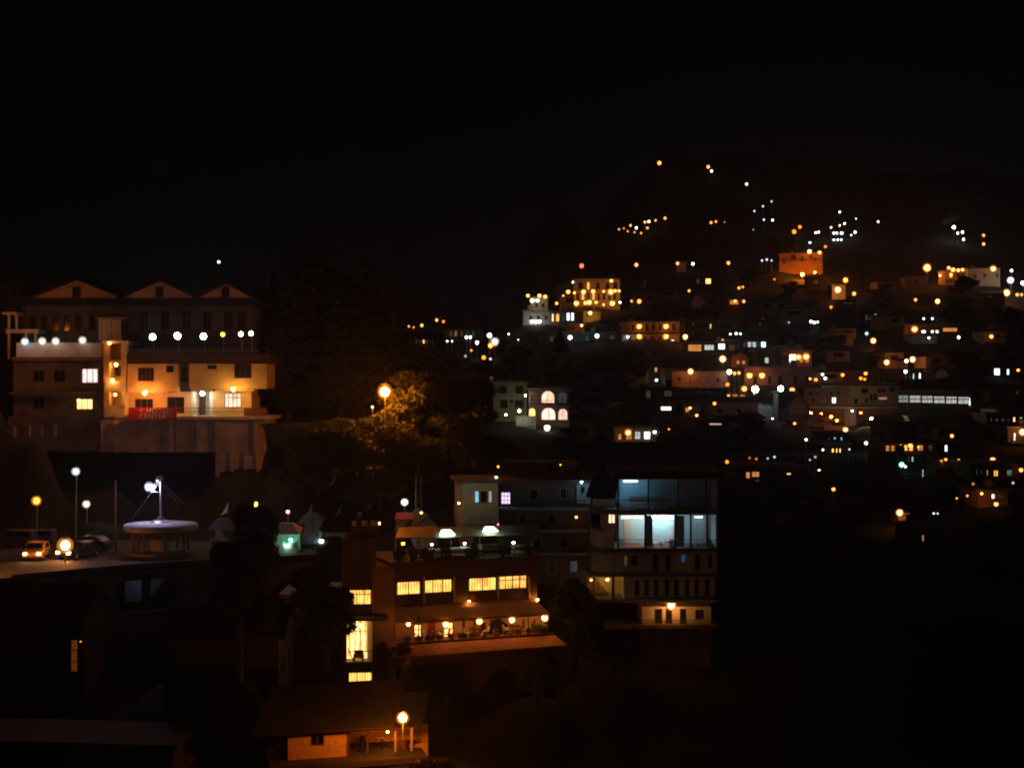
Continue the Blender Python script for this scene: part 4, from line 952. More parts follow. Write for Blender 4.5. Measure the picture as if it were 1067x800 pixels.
for i, (x, y, D, h) in enumerate(((350, 470, 138, 26), (372, 468, 138.5, 24), (392, 482, 137.5, 26), (366, 492, 136.5, 28), (395, 512, 135, 30), (418, 470, 138, 24), (330, 480, 138, 24), (346, 512, 135.5, 28), (425, 500, 136, 26), (378, 526, 134, 26), (310, 465, 140, 22), (408, 456, 139.5, 16), (380, 452, 140.5, 16), (352, 452, 141, 16), (440, 480, 137, 24))):
    tree('bush', x, y, D, h*1.2, 'scrubby bush on the steep bank lit orange by the dazzling lamp', 'bushes on the orange lit bank', wf=1.5, cat='shrub')
tree('broad', 18, 330, 158, 40, 'green tinted tree at the left end of the hotel roof', wf=1)
# ================================================================ middle distance
def Dof(py): return float(np.interp(py, [150, 170, 240, 275, 300, 340, 380, 410, 430, 450, 480, 520, 560], [880, 820, 640, 560, 500, 400, 340, 300, 275, 250, 215, 185, 160]))
# arched house and its green neighbour
D = 230
root, f, r = house('arched_house', 'pink house with two rows of round arched lit windows', D, 551, 593, 406, 441, pink, 'flat', 0, [], depth=9, rmat=plaster, par=.5)
# replace the plain front by one with arched openings
for o in [c for c in root.children if c.name.startswith('wall')]: bpy.data.objects.remove(o)
m = MB(); u0, u1, z0, z1 = r; f.uz(m, u0, u1, z0, z1, .15, 9); f.uz(m, u0-.05, u1+.05, z0-6, z0-.003, -.05, 9.05); m.build('wall', pink, root)
for px, py, w, h, mt in ((556.5, 414, 8, 9, LD), (571, 413.5, 13, 12, curtain((1, .75, .55), (.8, .3, .15), 1.6)), (586, 414, 9, 11, LDC), (554.5, 431, 6, 11, LB), (571.5, 431, 14, 12, curtain((1, .85, .7), (.9, .3, .15), 1.9)), (586.5, 431.5, 9, 11, curtain((1, .7, .6), (.8, .3, .2), 1.4))):
    a0, a1, b0, b1 = f.rect(px-w/2, px+w/2, py-h/2, py+h/2); rad = (a1-a0)/2; zc = max(b0, b1-rad); cx = (a0+a1)/2
    arc = [(cx+rad*math.cos(t), zc+min(rad, b1-zc)*math.sin(t)) for t in [math.pi*i/10 for i in range(11)]]
    out = [(cx+(rad+.18)*math.cos(t), zc+(min(rad, b1-zc)+.18)*math.sin(t)) for t in [math.pi*i/10 for i in range(11)]]
    m = MB()
    for i in range(10): m.poly([f.pt(arc[i][0], 0, arc[i][1]), f.pt(out[i][0], 0, out[i][1]), f.pt(out[i+1][0], 0, out[i+1][1]), f.pt(arc[i+1][0], 0, arc[i+1][1])], f.b*.145)
    for s in (-1, 1): f.uz(m, cx+s*(rad+.09)-.09, cx+s*(rad+.09)+.09, b0, zc, 0, .145)
    f.uz(m, cx-.04, cx+.04, b0, b1, .06, .1); w_ = m.build('arched_window', white, root)
    m = MB(); m.poly([f.pt(a0, .12, b0), f.pt(a1, .12, b0)]+[f.pt(x, .12, z) for x, z in arc], f.b*.025); m.build('pane', mt, w_)
house('green_house', 'yellow green house with dark arched windows left of the pink arched house', 232, 514, 549, 399, 436, green, 'flat', 0, [(524, 406, 8, 8, glass), (541, 406, 8, 8, glass), (525, 421, 8, 9, glass), (541, 421, 9, 9, glass), (533, 418, 4, 3, glass, 1)], depth=9, par=.4, rmat=green)
lamp(547.5, 412, 229, W, .9, 40, 0, 'tiny white lamp between the green house and the pink arched house')
lamp(541, 428, 226, W, 1.3, 60, 0, 'white lamp over the stairs of the green house', back=1)
lamp(570, 445.5, 225, W, 2.8, 18, 0, 'bright white lamp below the arched windows', back=1)
lamp(527, 432, 226, (.9, 1, .6), .8, 60, 0, 'pale yellow lamp at the foot of the green house', back=1) if CN.setdefault((.9, 1, .6), 'pale yellow') else 0
t = thing('outdoor_stairs', 'pale steps climbing between the green house and the arched house', 'stairs', P(548, 442, 227)); m = MB(); b = P(548, 444, 226)
for k in range(9): m.box(b.x-1.6, b.x+1.6, b.y+k*.35, b.y+k*.35+.36, b.z-2, b.z+k*.2)
m.build('steps', white, t)
house('pale_house', 'dim pale house behind the green house', 262, 500, 532, 388, 402, grey, 'hip', 6, [(512, 394, 4, 4, LD)], depth=8)
# H: (name, label, x0, x1, y0, y1, wall, roof, rh, wins, kw)
def HH(name, label, x0, x1, y0, y1, wall, roof='flat', rh=0, wins=(), D=None, **k):
    k.setdefault('depth', 8); k.setdefault('base', 6); k.setdefault('sides', False)
    return house(name, label, D or Dof(y1), x0, x1, y0, y1, wall, roof, rh, wins, **k)
HH('white_hotel', 'white lit tower house with bright canopy at the top left of the far town', 545, 574, 324, 339, white, wins=[(553, 331, 3, 4, glass), (561, 331, 3, 4, glass), (569, 331, 3, 4, glass)], D=410, depth=10)
HH('white_tower', 'narrow white upper floors standing on the white lit hotel', 553, 571, 310, 323.5, white, wins=[(559, 318, 3, 4, glass), (566, 318, 3, 4, glass)], D=412, depth=6, base=.1)
HH('lit_annex', 'annex with tall yellow and white lit windows right of the white hotel', 573, 600, 325, 338, white, wins=[(576, 331, 2, 8, LB, 1), (581, 331, 3.5, 8, LW, 1), (586.5, 331, 2.5, 7, LDC, 1), (592, 330, 3, 8, LX, 1), (596.5, 330, 3, 8, LX, 1)], D=409)
cluster('at the white hotel rooftop', 408, 0, [(550, 308, A, 1.6, 14), (562, 308, A, 1.8, 14), (568, 309, A, 1.7, 14), (554.5, 313, W, 1.9, 14), (560, 313, W, 1.6, 14)], 'lamps of the white hotel')
cluster('under the white hotel canopy', 407, 0, [(554, 335, W, 1.6, 14), (558, 335, W, 1.7, 14), (562, 335, C, 1.7, 14), (580, 316, A, 1.3, 16), (587, 308, A, .8, 12)], 'lamps of the white hotel')
HH('orange_lodge', 'two storey lodge flooded with orange light on the ridge below the red beacon', 598, 646, 291, 318, plaster, wins=[(605, 298, 5, 7, glass), (613, 298, 3, 8, LW, 1), (623, 298, 4, 6, glass), (633, 298, 4, 6, glass), (641, 298, 4, 6, glass)]+[(602+i*5.5, 309, 2.6, 7, LW if i in (1, 3) else glass, 1) for i in range(8)], D=450, depth=12)
cluster('along the middle balcony of the orange lodge', 446, 0, [(592, 304, A, 1.9, 16), (598.5, 305, A, 1.3, 14), (608, 304, A, 2.1, 16), (618, 303.5, A, 1.9, 16), (629, 303.5, A, 1.2, 12), (636.5, 304, A, 2.8, 22), (641, 303, A, 1.4, 12), (645, 303, A, 1.3, 14)], 'lamps of the orange lodge')
cluster('along the lower canopy of the orange lodge', 444, 0, [(600.5, 316, A, 2.3, 16), (610, 315.5, A, 1.7, 16), (614, 315, A, 2.5, 20), (621, 315, A, 1.4, 14), (629, 317.5, A, 1.1, 14), (638, 316, A, 2.4, 18), (646, 315, W, 1.1, 14)], 'lamps of the orange lodge')
lamp(637, 292.5, 446, A, 1.6, 16, 0, 'warm lamp on the roof edge of the orange lodge')
lamp(606, 277, 452, RD, 2.0, 12, 6, 'red beacon lamp on a mast above the orange lodge')
lamp(597, 294, 452, W, .9, 12, 4, 'tiny white lamp left of the orange lodge roof')
HH('amber_wall_house', 'low house front glowing amber below the orange lodge', 608, 626, 325, 331, cream, wins=[(612, 328, 3, 3, glass, 1)], D=428, depth=6)
lamp(615, 326, 425, Y, 1.3, 50, 0, 'yellow lamp on the amber glowing wall')
HH('orange_box_house', 'small house with an orange brown lit wall above two white lamps', 592, 609, 338, 347, brick, wins=[(597, 342, 3, 3, glass, 1)], D=396, depth=6)
lamp(606, 339, 393, A, .9, 60, 0, 'small warm lamp on the orange brown wall above two white lamps')
lamp(594, 351.6, 385, C, 2, 16, 4, 'cool white lamp below the orange brown house, left one of two')
lamp(622, 350, 385, C, 1.9, 16, 4, 'cool white lamp below the orange brown house, right one of two')
lamp(654, 351, 384, C, 1.2, 14, 0, 'small cool lamp at the left of the four orange gallery lamps')
HH('gallery_house', 'long two storey house whose upper and lower galleries each have two orange lamps', 648, 708, 336, 359, pink, wins=[(660+i*7, 341, 3, 6, glass, 1) for i in range(7)]+[(656+i*8, 354, 3, 7, glass, 1) for i in range(6)]+[(701, 356, 3, 4, LX, 1)], D=385, depth=9)
m = MB(); f_ = Fr(678, 385); f_.box(m, 647, 709, 346.5, 348, -1.6, -.06); m.build('balcony_slab', wood, bpy.data.objects['gallery_house'])
for x, y, la in ((666, 340, 'upper left'), (694, 340, 'upper right'), (666, 350.5, 'lower left'), (694, 350.5, 'lower right')): lamp(x, y, 383.5, A, 2.3, 14, 0, f'warm gallery lamp, the {la} one of four on the long house', 'four gallery lamps')
lamp(714, 351, 380, A, 2.3, 26, 4, 'warm street lamp just right of the four gallery lamps')
HH('long_dim_house', 'long dim house left of the four gallery lamps', 560, 645, 347, 360, darkw, wins=[(575, 353, 4, 5, LD), (612, 353, 4, 6, LDC, 1), (638, 353, 5, 7, LDC)], D=390)
# far left lights beyond the trees
cluster('on the ridge left of the pyramid roof', 420, 4, [(426, 340, A, .9, 14), (431, 341, A, .7, 10), (439.5, 339, A, 1.5, 16), (455, 333.5, A, 1.4, 16), (462, 335, O, 1.2, 5)], 'ridge lamps by the pyramid roof')
HH('dim_row_house', 'low dim house with five small warm windows left of the pyramid roof', 424, 450, 352, 360, darkw, 'side', 4, [(434+i*3.7, 356, 2, 4, LD if i != 2 else LB, 1) for i in range(4)], D=372)
lamp(417, 366, 330, A, 1.3, 6, 3, 'faint warm lamp low on the ridge just above the dazzling lamp')
HH('pyramid_roof_hall', 'hall with a dark pyramid roof and a dim warm arcade', 462, 502, 343, 352, plaster, 'hip', 12, [(470, 347.5, 4, 6, LD, 1), (475, 347.5, 3, 6, curtain((.7, .45, .3), (.3, .15, .08), .4), 1), (481, 347.5, 3, 6, LD, 1), (487, 347.5, 3, 5, LDC, 1), (493, 347.5, 3, 5, LDC, 1)], D=392, depth=12)
cluster('among dark trees right of the pyramid roof', 345, 3, [(466, 355.5, W, .8, 14), (471, 355.5, C, .7, 8), (486, 351.5, C, 1.3, 14), (490, 351.3, C, 1.3, 14), (510, 349.5, C, 2.2, 12), (497, 357, C, 1.6, 12), (515.5, 356, W, 3, 12), (511, 360, A, 2.4, 14), (504, 372.5, O, 2, 9), (491, 365, A, 1.2, 2.0), (511, 374, C, 1.2, 1.5), (531, 365, A, .9, 6), (530, 348, W, .7, 8), (540, 354, C, .7, 3), (485, 371, C, 1.3, .6)], 'lamps behind the dark trees')
# central town
HH('strip_house', 'long house with orange and pale lit ground floor strip', 716, 766, 357, 369, darkw, wins=[(724, 362.5, 14, 7, LO, 3), (739, 362, 10, 5.5, LC, 3), (752, 361, 7, 6, LX, 2), (762.5, 362, 6, 6, LD, 1)], depth=9)
HH('dark_upper_house', 'dark house with one tiny orange window above the pale lit strip', 716, 770, 335, 354, darkw, wins=[(740.5, 340, 2, 5, LW, 1), (722, 338, 2, 2, LDC, 1)], D=395, auto=5)
lamp(752, 360, 347, W, 1.4, 20, 0, 'white lamp at the right of the pale lit strip')
cluster('in the row above the pale window band', 365, 0, [(761, 348, C, .9, 8), (767, 347.5, C, 1.1, 10), (771.5, 347.7, C, .9, 6), (753, 354, O, .9, 3)])
HH('window_band_house', 'house with a band of pale windows ending in a bright one', 772, 802, 355, 364, darkw, wins=[(776, 359, 3.5, 5, LDC, 1), (781, 359, 4, 5.5, LC, 1), (786, 359, 4, 5.5, LC, 1), (790.5, 359, 3, 5, LDC, 1), (795.5, 359, 5, 5.5, LX, 1)])
HH('peak_house', 'small house with an orange lit gable and two dim orange windows', 762, 780, 373, 381, brick, 'gable', 6, [(769, 377.5, 3, 4, LO, 1), (775, 377.5, 3, 4, LO, 1)], yaw=-10, rmat=tin)
lamp(753, 374, 335, A, 3, 26, 2.5, 'big warm lamp left of the orange lit gable')
lamp(719.5, 387, 305, A, 2.6, 24, 3, 'warm street lamp alone at the left of the town centre')
HH('dim_brown_house', 'dim brown house under the lone warm street lamp', 700, 758, 388, 404, pink, wins=[(708, 395, 3, 4, glass, 1), (728.5, 396, 3, 2, LDC, 1), (737.5, 396, 3, 2, LDC, 1), (748, 396, 3, 4, glass, 1)])
HH('dark_low_house', 'dark low house with two faint pale window slits', 700, 758, 406, 414, darkw, wins=[(729, 408.5, 3, 1.8, LDC, 1), (738, 408.5, 3, 1.8, LDC, 1)])
HH('tower_house', 'dim narrow house with one orange window left of the town centre', 668, 690, 372, 402, darkw, wins=[(683.5, 385, 3, 5, LO, 1), (674, 385, 3, 5, glass, 1)], D=322)
lamp(684, 396, 318, W, 1.2, 14, 0, 'tiny white lamp under the orange window of the narrow house')
cluster('above the two rows at the town centre', 306, 3, [(760, 387.5, W, 2.3, 14), (765.5, 389, A, 1.5, 12), (770, 388.5, A, 1.4, 12), (758, 400.5, O, 1.7, 4)], 'small town centre lamps')
HH('centre_hall', 'broad brown lit hall with dark windows behind the brightest white lamps', 776, 850, 383, 402, pink, wins=[(787, 396, 4, 8, glass, 1), (802, 396, 4, 8, glass, 1), (813, 396, 4, 8, glass, 1), (829, 396, 4, 8, glass, 1), (841, 396, 4, 8, glass, 1)], D=312, depth=10)
for x, la in ((781, 'left'), (794, 'right')): lamp(x, 391, 310, A, 2.6, 14, 0, f'warm lamp on the wall of the brown hall, {la} one of two')
for x, y, c, r_, S, la in ((775.5, 405, A, 2.5, 16, 'warm lamp at the left end of the bright row in the town centre'), (787, 405.5, C, 4, 30, 'dazzling white street lamp in the town centre, left of the two biggest'), (813.5, 405, C, 3.4, 26, 'dazzling white street lamp in the town centre, right of the two biggest'), (825.5, 406.5, A, 2.5, 16, 'warm lamp at the right end of the bright row in the town centre')): (flood(x, y, 300, c, r_*.8, S*4, 4, la) if c is C else lamp(x, y, 300, c, r_, S, 4, la))
HH('red_awning_shop', 'low shop with dim red front and a bright orange sign strip', 756, 782, 410, 415, brick, D=303, wins=[(759, 412, 4, 2.5, LW, 1), (766, 412, 5, 2.5, LO, 2), (774, 412, 5, 2.5, LO, 2)], depth=6)
HH('veranda_house', 'house whose veranda glows white and orange under two lamps', 814, 846, 366, 382, brick, wins=[(818, 375, 5, 10, glass, 1), (826, 373.5, 7, 9, LX, 2), (835, 374, 4, 8, LO, 1), (841, 374, 4, 8, LO, 1)], D=338)
lamp(832, 372, 334, A, 2.6, 24, 0, 'big warm veranda lamp, the left one of a bright pair')
lamp(840, 371.5, 334, A, 3, 24, 0, 'big warm veranda lamp, the right one of a bright pair')
HH('small_window_house', 'dark house with one pale window left of the glowing veranda', 788, 810, 366, 383, darkw, wins=[(799, 375.5, 4, 6, LC, 1)], auto=5)
cluster('in the faint group above the window band', 400, 2, [(790, 334, A, 1.2, .9), (795, 333, A, 1.1, .8), (800, 334, A, 1.5, 3), (822, 336, C, 1, .6)])
HH('slope_house', 'dim slope house under the faint group of warm lamps', 784, 806, 334, 341, brick, 'side', 4, [(792, 337.5, 3, 3, LD, 1)])
cluster('high above the glowing veranda', 400, 2, [(845, 335, C, 1.2, 8), (848.5, 336, C, 1.2, 8), (852, 335.5, C, .9, 6)])
# yellow corner building with shops
fy = Fr(885, 285, 26); root = thing('corner_building', 'large yellowish corner building with lit shops below', 'building', fy.p(885, 440))
yw = surf('yellowish_paint', (.55, .48, .30), scale=.4, var=.3)
fl = Fr(885, 285, -34)
w_ = [(892, 418, 4, 5, glass, 1), (903, 416.5, 3, 4, glass, 1), (908, 414, 3, 7, glass, 1), (912, 413.5, 3, 7, glass, 1), (901, 407, 7, 5, glass, 2), (919, 407, 8, 4, glass, 2), (920, 415, 9, 3, curtain((.9, .4, .3), (.5, .2, .15), .5), 1), (930, 406, 6, 5, glass, 2)]
wall_with(fy, root, (885.3, 938, 402, 423), w_, 0, yw, back=9)
m = MB(); u = fl.hit(838, 410)[0]; r1 = fl.rect(838, 884.7, 404, 423)
hs = [fl.rect(x-1.6, x+1.6, 408.5, 412) for x in (845, 852, 866, 874)]+[fl.rect(857.3, 860.7, 414.5, 419.5), fl.rect(866.7, 871, 414, 420), fl.rect(846, 849, 415, 419)]
fl.holes(m, (r1[0], 0, r1[2], r1[3]), hs, 0, .25); fl.uz(m, r1[0], 0, r1[2], r1[3], .253, 6); m.build('wall', surf('dim_facade_paint', (.34, .26, .16)), root)  # left face darker than the right: its dim light put into the paint
for h, mt in zip(hs, [glass]*4+[LDC, LX, glass]): window(fl, root, h, mt, 0, 1)
m = MB(); zt = fy.hit(885, 401)[1]
m.poly([fy.pt(-.4, -.5, zt), fy.pt(12.2, -.5, zt), fy.pt(12.2, 10, zt), fy.pt(-.4, 10, zt)], (0, 0, .5)); m.poly([fl.pt(.2, -.5, zt-.01), fl.pt(.2, 7, zt-.01), fl.pt(r1[0], 7, zt-.01), fl.pt(r1[0]-.3, -.5, zt-.01)], (0, 0, .45)); m.build('roof', darkw, root)
m = MB(); fy.box(m, 886, 936, 423.5, 425.5, -2, -.003); fl.box(m, 838, 884, 423.5, 425.5, -1.5, -.003); m.build('shop_canopy', white, root)
m = MB(); fl.box(m, 838, 884.6, 425.6, 447, .6, 6); fy.box(m, 893, 938, 425.6, 445, .3, 9); m.build('shop_wall', brick, root)
m = MB(); fy.box(m, 885.5, 892, 425.6, 447, -.2, 6); m.build('corner_pillar', white, root)
for q in ((885, 447), (850, 445), (930, 440)): b = P(*q, 284); foot(b.x, b.y, b.z)
cluster('at the shops under the corner building', 279, 0, [(845, 430, A, .9, 110), (856, 431, O, .9, 150), (866, 434, O, 1.3, 90, 270), (872, 438, O, 1.2, 60, 270), (881, 447.5, A, 2.4, 40, 264), (897, 430, O, .8, 110), (888, 428, W, .7, 90)], 'shop lamps of the corner building')
lamp(908, 436, 268, (1, .75, .45), 1.0, 700, 0, 'added small pale lamp lighting the right facade of the yellowish corner building', back=.3)  # lamp added to brighten the building's right face
def stalls(px, py, D, label, mat):
    t = thing('awning_stall', label, 'market stall', P(px, py, D), 'awning stalls below the corner building'); b = t.location; foot(b.x, b.y, b.z)
    m = MB(); m.hexa([b+Vector(q) for q in ((-2.2, -1.4, 1.9), (2.2, -1.4, 1.9), (2.2, 1.2, 2.5), (-2.2, 1.2, 2.5), (-2.2, -1.4, 2), (2.2, -1.4, 2), (2.2, 1.2, 2.6), (-2.2, 1.2, 2.6))]); m.build('awning', mat, t)
    m = MB(); m.box(b.x-2, b.x+2, b.y-.6, b.y+.2, b.z-.5, b.z+.9); m.build('counter', wood, t)
stalls(856, 445, 276, 'stall with a red awning, leftmost under the corner building', redc)
stalls(869, 448, 274, 'stall with an orange awning, middle one under the corner building', MATS['orange_cloth'])
stalls(826, 447, 270, 'stall with a long pale awning in front of the brown pillar', clothw)
HH('upper_terrace_house', 'long dim terrace above the yellowish corner building', 838, 940, 388, 399, brick, wins=[(906+i*6, 393, 2.4, 7, glass, 1) for i in range(4)]+[(850, 394, 4, 4, glass), (866, 394, 4, 4, glass)], D=318)
cluster('in front of the long dim terrace', 312, 0, [(844, 394.5, A, 1, 8), (850, 395.5, O, 1.5, 8), (857, 390, C, 1.2, 6), (860, 394, W, 1.3, 12), (878, 390.5, O, 1.5, 8), (902, 389, O, 1.6, 8), (897, 394, O, 1.5, 4), (901, 395, O, 1.2, 4)], 'lamps of the dim terrace')
HH('slit_window_house', 'narrow dark house with four slim pale windows', 940, 962, 385, 397, darkw, wins=[(944, 392, 2, 5, LDC, 1), (948, 392, 1.6, 5, LDC, 1), (952, 392, 2.2, 6, LC, 1), (958.5, 391.5, 2.2, 6, LX, 1)], D=325)
lamp(943.5, 387, 318, W, 1.7, 14, 0, 'white lamp on the narrow house of four slim windows')
lamp(924, 377.5, 335, A, 2.4, 22, 4, 'warm street lamp left of a warm and white pair')
lamp(951, 374.5, 335, A, 2.7, 24, 4, 'warm street lamp beside a smaller white one')
lamp(944.5, 376, 335, W, 1.6, 10, 4, 'smaller white lamp touching a warm street lamp')
HH('tin_roof_house', 'dim reddish roofed house behind the warm street lamps', 915, 962, 377, 384, brick, 'side', 6, [(930, 380.5, 3, 3, glass, 1)], rmat=tin, D=342)
root, fw_, r_ = HH('long_hall', 'dark hall with one long row of pale lit windows', 934, 1013, 405, 428, darkw, 'side', 8, [(941, 415.5, 11.5, 7.5, curtain((.75, .85, .8), (.4, .48, .45), .40), 2)]+[(953.7+i*12.6, 415.7+i*.35, 11.5, 7.5, curtain((.85, .9, .82), (.55, .6, .55), .62), 2) for i in range(5)]+[(1010.5, 418.5, 1.6, 8, LX, 1)], D=290, yaw=-4, depth=10, fm=dark)
HH('arcade_inn', 'inn with a glowing orange arcade above the green lamp', 905, 976, 461, 473, brick, wins=[(912, 467, 3, 5, glass, 1), (925, 467, 4, 6, LO, 1), (930.5, 467, 4, 6, LO, 1), (937, 467, 5, 6, LO, 1), (944, 466.5, 4, 6.5, LW, 1), (949.5, 466.5, 5, 6.5, LW, 1), (959, 466.5, 6, 6, LO, 2), (969.6, 466.5, 4, 6, LDC, 1)], D=235, rmat=slate)
HH('inn_lower_house', 'dim lower house with two slim pale windows under the orange arcade', 934, 974, 475, 500, darkw, wins=[(947, 478, 1.8, 6, LD, 1), (951, 478, 1.8, 6, LC, 1), (961.8, 495, 1.6, 12, LC, 1), (940, 491, 4, 6, glass)], D=222, rmat=slate)
cluster('on the orange arcade of the inn', 231, 0, [(948.6, 464, A, 1.9, 18), (938.5, 464, A, 1.2, 12), (957, 465.5, O, 1, 8)], 'arcade lamps')
lamp(939.5, 484, 216, G, 2.2, 14, 3, 'green lamp below the orange arcade')
lamp(943.6, 486, 216, C, 1, 12, 3, 'tiny cool lamp touching the green lamp')
HH('lone_window_house', 'dark house with one bright slim window right of the orange arcade', 977, 1000, 461, 475, darkw, wins=[(986, 467, 3, 7, LX, 1), (993, 468, 2, 4, glass, 1)], D=238)
lamp(992, 454, 245, A, 1.7, 10, 3, 'warm lamp above the bright slim window')
cluster('right of the orange arcade', 215, 0, [(981, 480, O, 1.2, 2), (985.5, 478.5, A, 1.4, 3), (999, 479, A, 1.2, 2.5), (1003, 481, O, .9, 1.2)])
HH('shack', 'shack under the faint orange row', 975, 1010, 479, 487, brick, 'side', 4, [(983, 483, 4, 3, LD, 1)], D=217, rmat=tin)
lamp(1034.5, 478.5, 215, (1, .18, .04), 2.2, 7, 0, 'red orange lamp above the orange lit window') if CN.setdefault((1, .18, .04), 'red orange') else 0
HH('three_slit_house', 'house with three pale slits, an orange window and a green one', 1012, 1062, 484, 501, darkw, wins=[(1018, 492, 1.5, 6, LDC, 1), (1023, 492, 1.5, 6, LDC, 1), (1029, 492.5, 1.6, 6, LO, 1), (1038, 493, 5, 6.5, LW, 2), (1052, 492.5, 5.5, 6, curtain((.35, .75, .6), (.15, .35, .3), .35), 2)], D=207)
lamp(1064, 489.6, 206, A, 1.9, 10, 2, 'warm lamp at the right edge level with the green window')
HH('lit_corner_house', 'house with an orange lit corner and a small bright window at lower right', 1019, 1050, 512, 526, pink, wins=[(1035, 517, 3.5, 5, LX, 1), (1043, 517, 5, 4, LD, 2)], D=190)
lamp(1023, 514, 188, O, 1, 50, 0, 'orange lamp on the lit corner of the lower right house', back=.3)
lamp(1038, 525, 187, A, 1.9, 10, 0, 'warm lamp below the small bright window at lower right')
cluster('scattered left of the orange lit corner', 192, 2, [(997, 519, A, .8, 5), (1008, 516.3, A, 1, 8), (1014, 504, A, 1.4, .7), (1055.6, 503, C, 1.2, .8)])
lamp(937.5, 534, 180, A, 3, 26, 2.6, 'bright warm lamp alone on the dark slope at lower right')
HH('lonely_hut', 'small hut front lit by the lone lamp on the dark slope', 936, 944, 536, 545, plaster, wins=[], D=182, depth=4)
HH('slope_cottage', 'unlit cottage with one thin orange slit low on the dark slope', 952, 980, 553, 568, darkw, 'side', 6, [(962, 560.5, 2, 7, LO, 1)], D=168, rmat=tin)
lamp(973, 534.7, 184, C, .9, 3, 0, 'faint cool lamp right of the lone bright slope lamp, left of two')
lamp(977, 534.7, 184, C, .8, 2, 0, 'faint cool lamp right of the lone bright slope lamp, right of two')
lamp(868.5, 509.6, 190, A, 1.7, 10, 3, 'warm lamp alone on the dark slope below the small lit houses')
HH('right_edge_house', 'dim pinkish house at the right edge with one faint window', 1056, 1080, 402, 419, pink, wins=[(1060, 409, 2, 4, LD, 1)], D=300)
HH('right_pale_house', 'house at the right with a big greenish lit window and a slim one', 1030, 1066, 380, 397, darkw, wins=[(1039, 387.3, 6, 7, LX, 1), (1050.5, 387.5, 2.4, 6, LX, 1)], D=330)
lamp(1061, 385.6, 322, A, 1.3, 10, 0, 'small warm lamp right of the slim pale window')
HH('right_row_house', 'house at the right edge with a row of faint pale windows and one warm window', 1028, 1068, 432, 442, darkw, wins=[(1033, 437, 2, 4, LDC, 1), (1039, 437.5, 3, 4, LDC, 1), (1045, 437.5, 3, 4, LDC, 1), (1051, 437.5, 2, 4, LDC, 1), (1057, 437, 2.6, 5, LB, 1), (1064, 437, 2.4, 5, LC, 1)], D=265)
lamp(1065.5, 450, 250, A, 3, 20, 3, 'big warm lamp cut by the right edge')
HH('white_post_house', 'dim house at the right edge with a slim white lit post', 1050, 1085, 446, 462, darkw, wins=[(1057.5, 455, 2, 8, LX, 1)], D=252)
# lower left part of the town
HH('porch_house', 'house with a lit glazed porch beside a warm lamp at the left of the town', 640, 686, 446, 460, plaster, wins=[(664.5, 453.5, 6, 8, LC, 2), (674.5, 453.5, 7, 8, LX, 3), (655.5, 454, 6, 8, LO, 2), (646, 455, 4, 6, LO, 1)], D=238, yaw=6, rmat=tin)
lamp(654.5, 450.5, 233, A, 2.9, 28, 0, 'bright warm lamp at the left end of the glazed porch')
lamp(682, 450, 234, W, 1.5, 10, 0, 'white lamp at the right end of the glazed porch')
HH('little_gable_house', 'tiny house with a brown gable at the right end of the glazed porch', 684, 694, 455, 462, brick, 'gable', 5, [], D=232, depth=6, rmat=slate)
HH('lit_gable_house', 'house with a dim orange gable above the glazed porch', 690, 707, 443, 450, brick, 'gable', 6, [], D=243, depth=6, rmat=tin)
lamp(697, 447, 240, O, .7, 10, 0, 'faint orange lamp under the dim orange gable', back=.3)
HH('tilted_sign_shop', 'shop front with a long bright bluish white light', 684, 704, 421, 431, darkw, wins=[(694, 425.5, 11, 4, LX, 2)], D=272, yaw=-12)
HH('orange_awning_shop', 'shop with an orange lit awning right of the bluish light', 712, 728, 422, 432, cream, 'side', 4, [(716, 427, 4, 5, LO, 1)], D=272, rmat=MATS['orange_cloth'])
lamp(719, 425, 266, A, 1.0, 26, 0, 'small warm lamp before the orange lit awning')
lamp(726, 432.6, 262, A, 1.3, 8, 0, 'small warm lamp below the orange lit awning')
HH('pale_orange_house', 'dim house with a pale orange left bay', 671, 706, 404, 419, darkw, wins=[(675.5, 411, 5, 8, LD, 1), (696, 410, 8, 6, curtain((.4, .3, .25), (.15, .1, .08), .14), 2)], D=296)  # both glowing panes stand in for dimly lit wall
lamp(744.5, 420.3, 268, A, 1.6, 12, 3, 'small warm lamp over the dark roofs of the centre')
HH('thin_lit_shed', 'low dark shed with a thin pinkish lit strip', 730, 756, 438.5, 446, darkw, wins=[(745.5, 441.8, 13, 2, curtain((1, .75, .6), (.7, .35, .25), .9), 4)], D=252)
HH('roof_house', 'dark house with a brown lit gutter edge in the middle of the centre', 736, 790, 419, 436, pink, 'side', 5, [(750, 428, 4, 4, glass, 1), (770, 428, 4, 4, glass, 1)], D=276, rmat=tin)
HH('brown_pillar_house', 'narrow brown tower house in front of the white centre lamps', 811, 821, 409, 434, brick, wins=[], D=284, depth=5)
HH('steep_roof_house', 'house with steep dark roof right of the narrow brown tower', 822, 842, 424, 440, darkw, 'gable', 16, [(828, 434, 8, 3, LD, 2)], D=278, rmat=slate)
lamp(828, 441, 266, A, 1.2, 12, 0, 'faint warm lamp under the steep dark roof')
lamp(805, 436, 268, W, .9, 5, 0, 'tiny white lamp left of the steep dark roof')
lamp(786, 410, 297, A, .8, 16, 2, 'small warm lamp below the dazzling left white lamp')
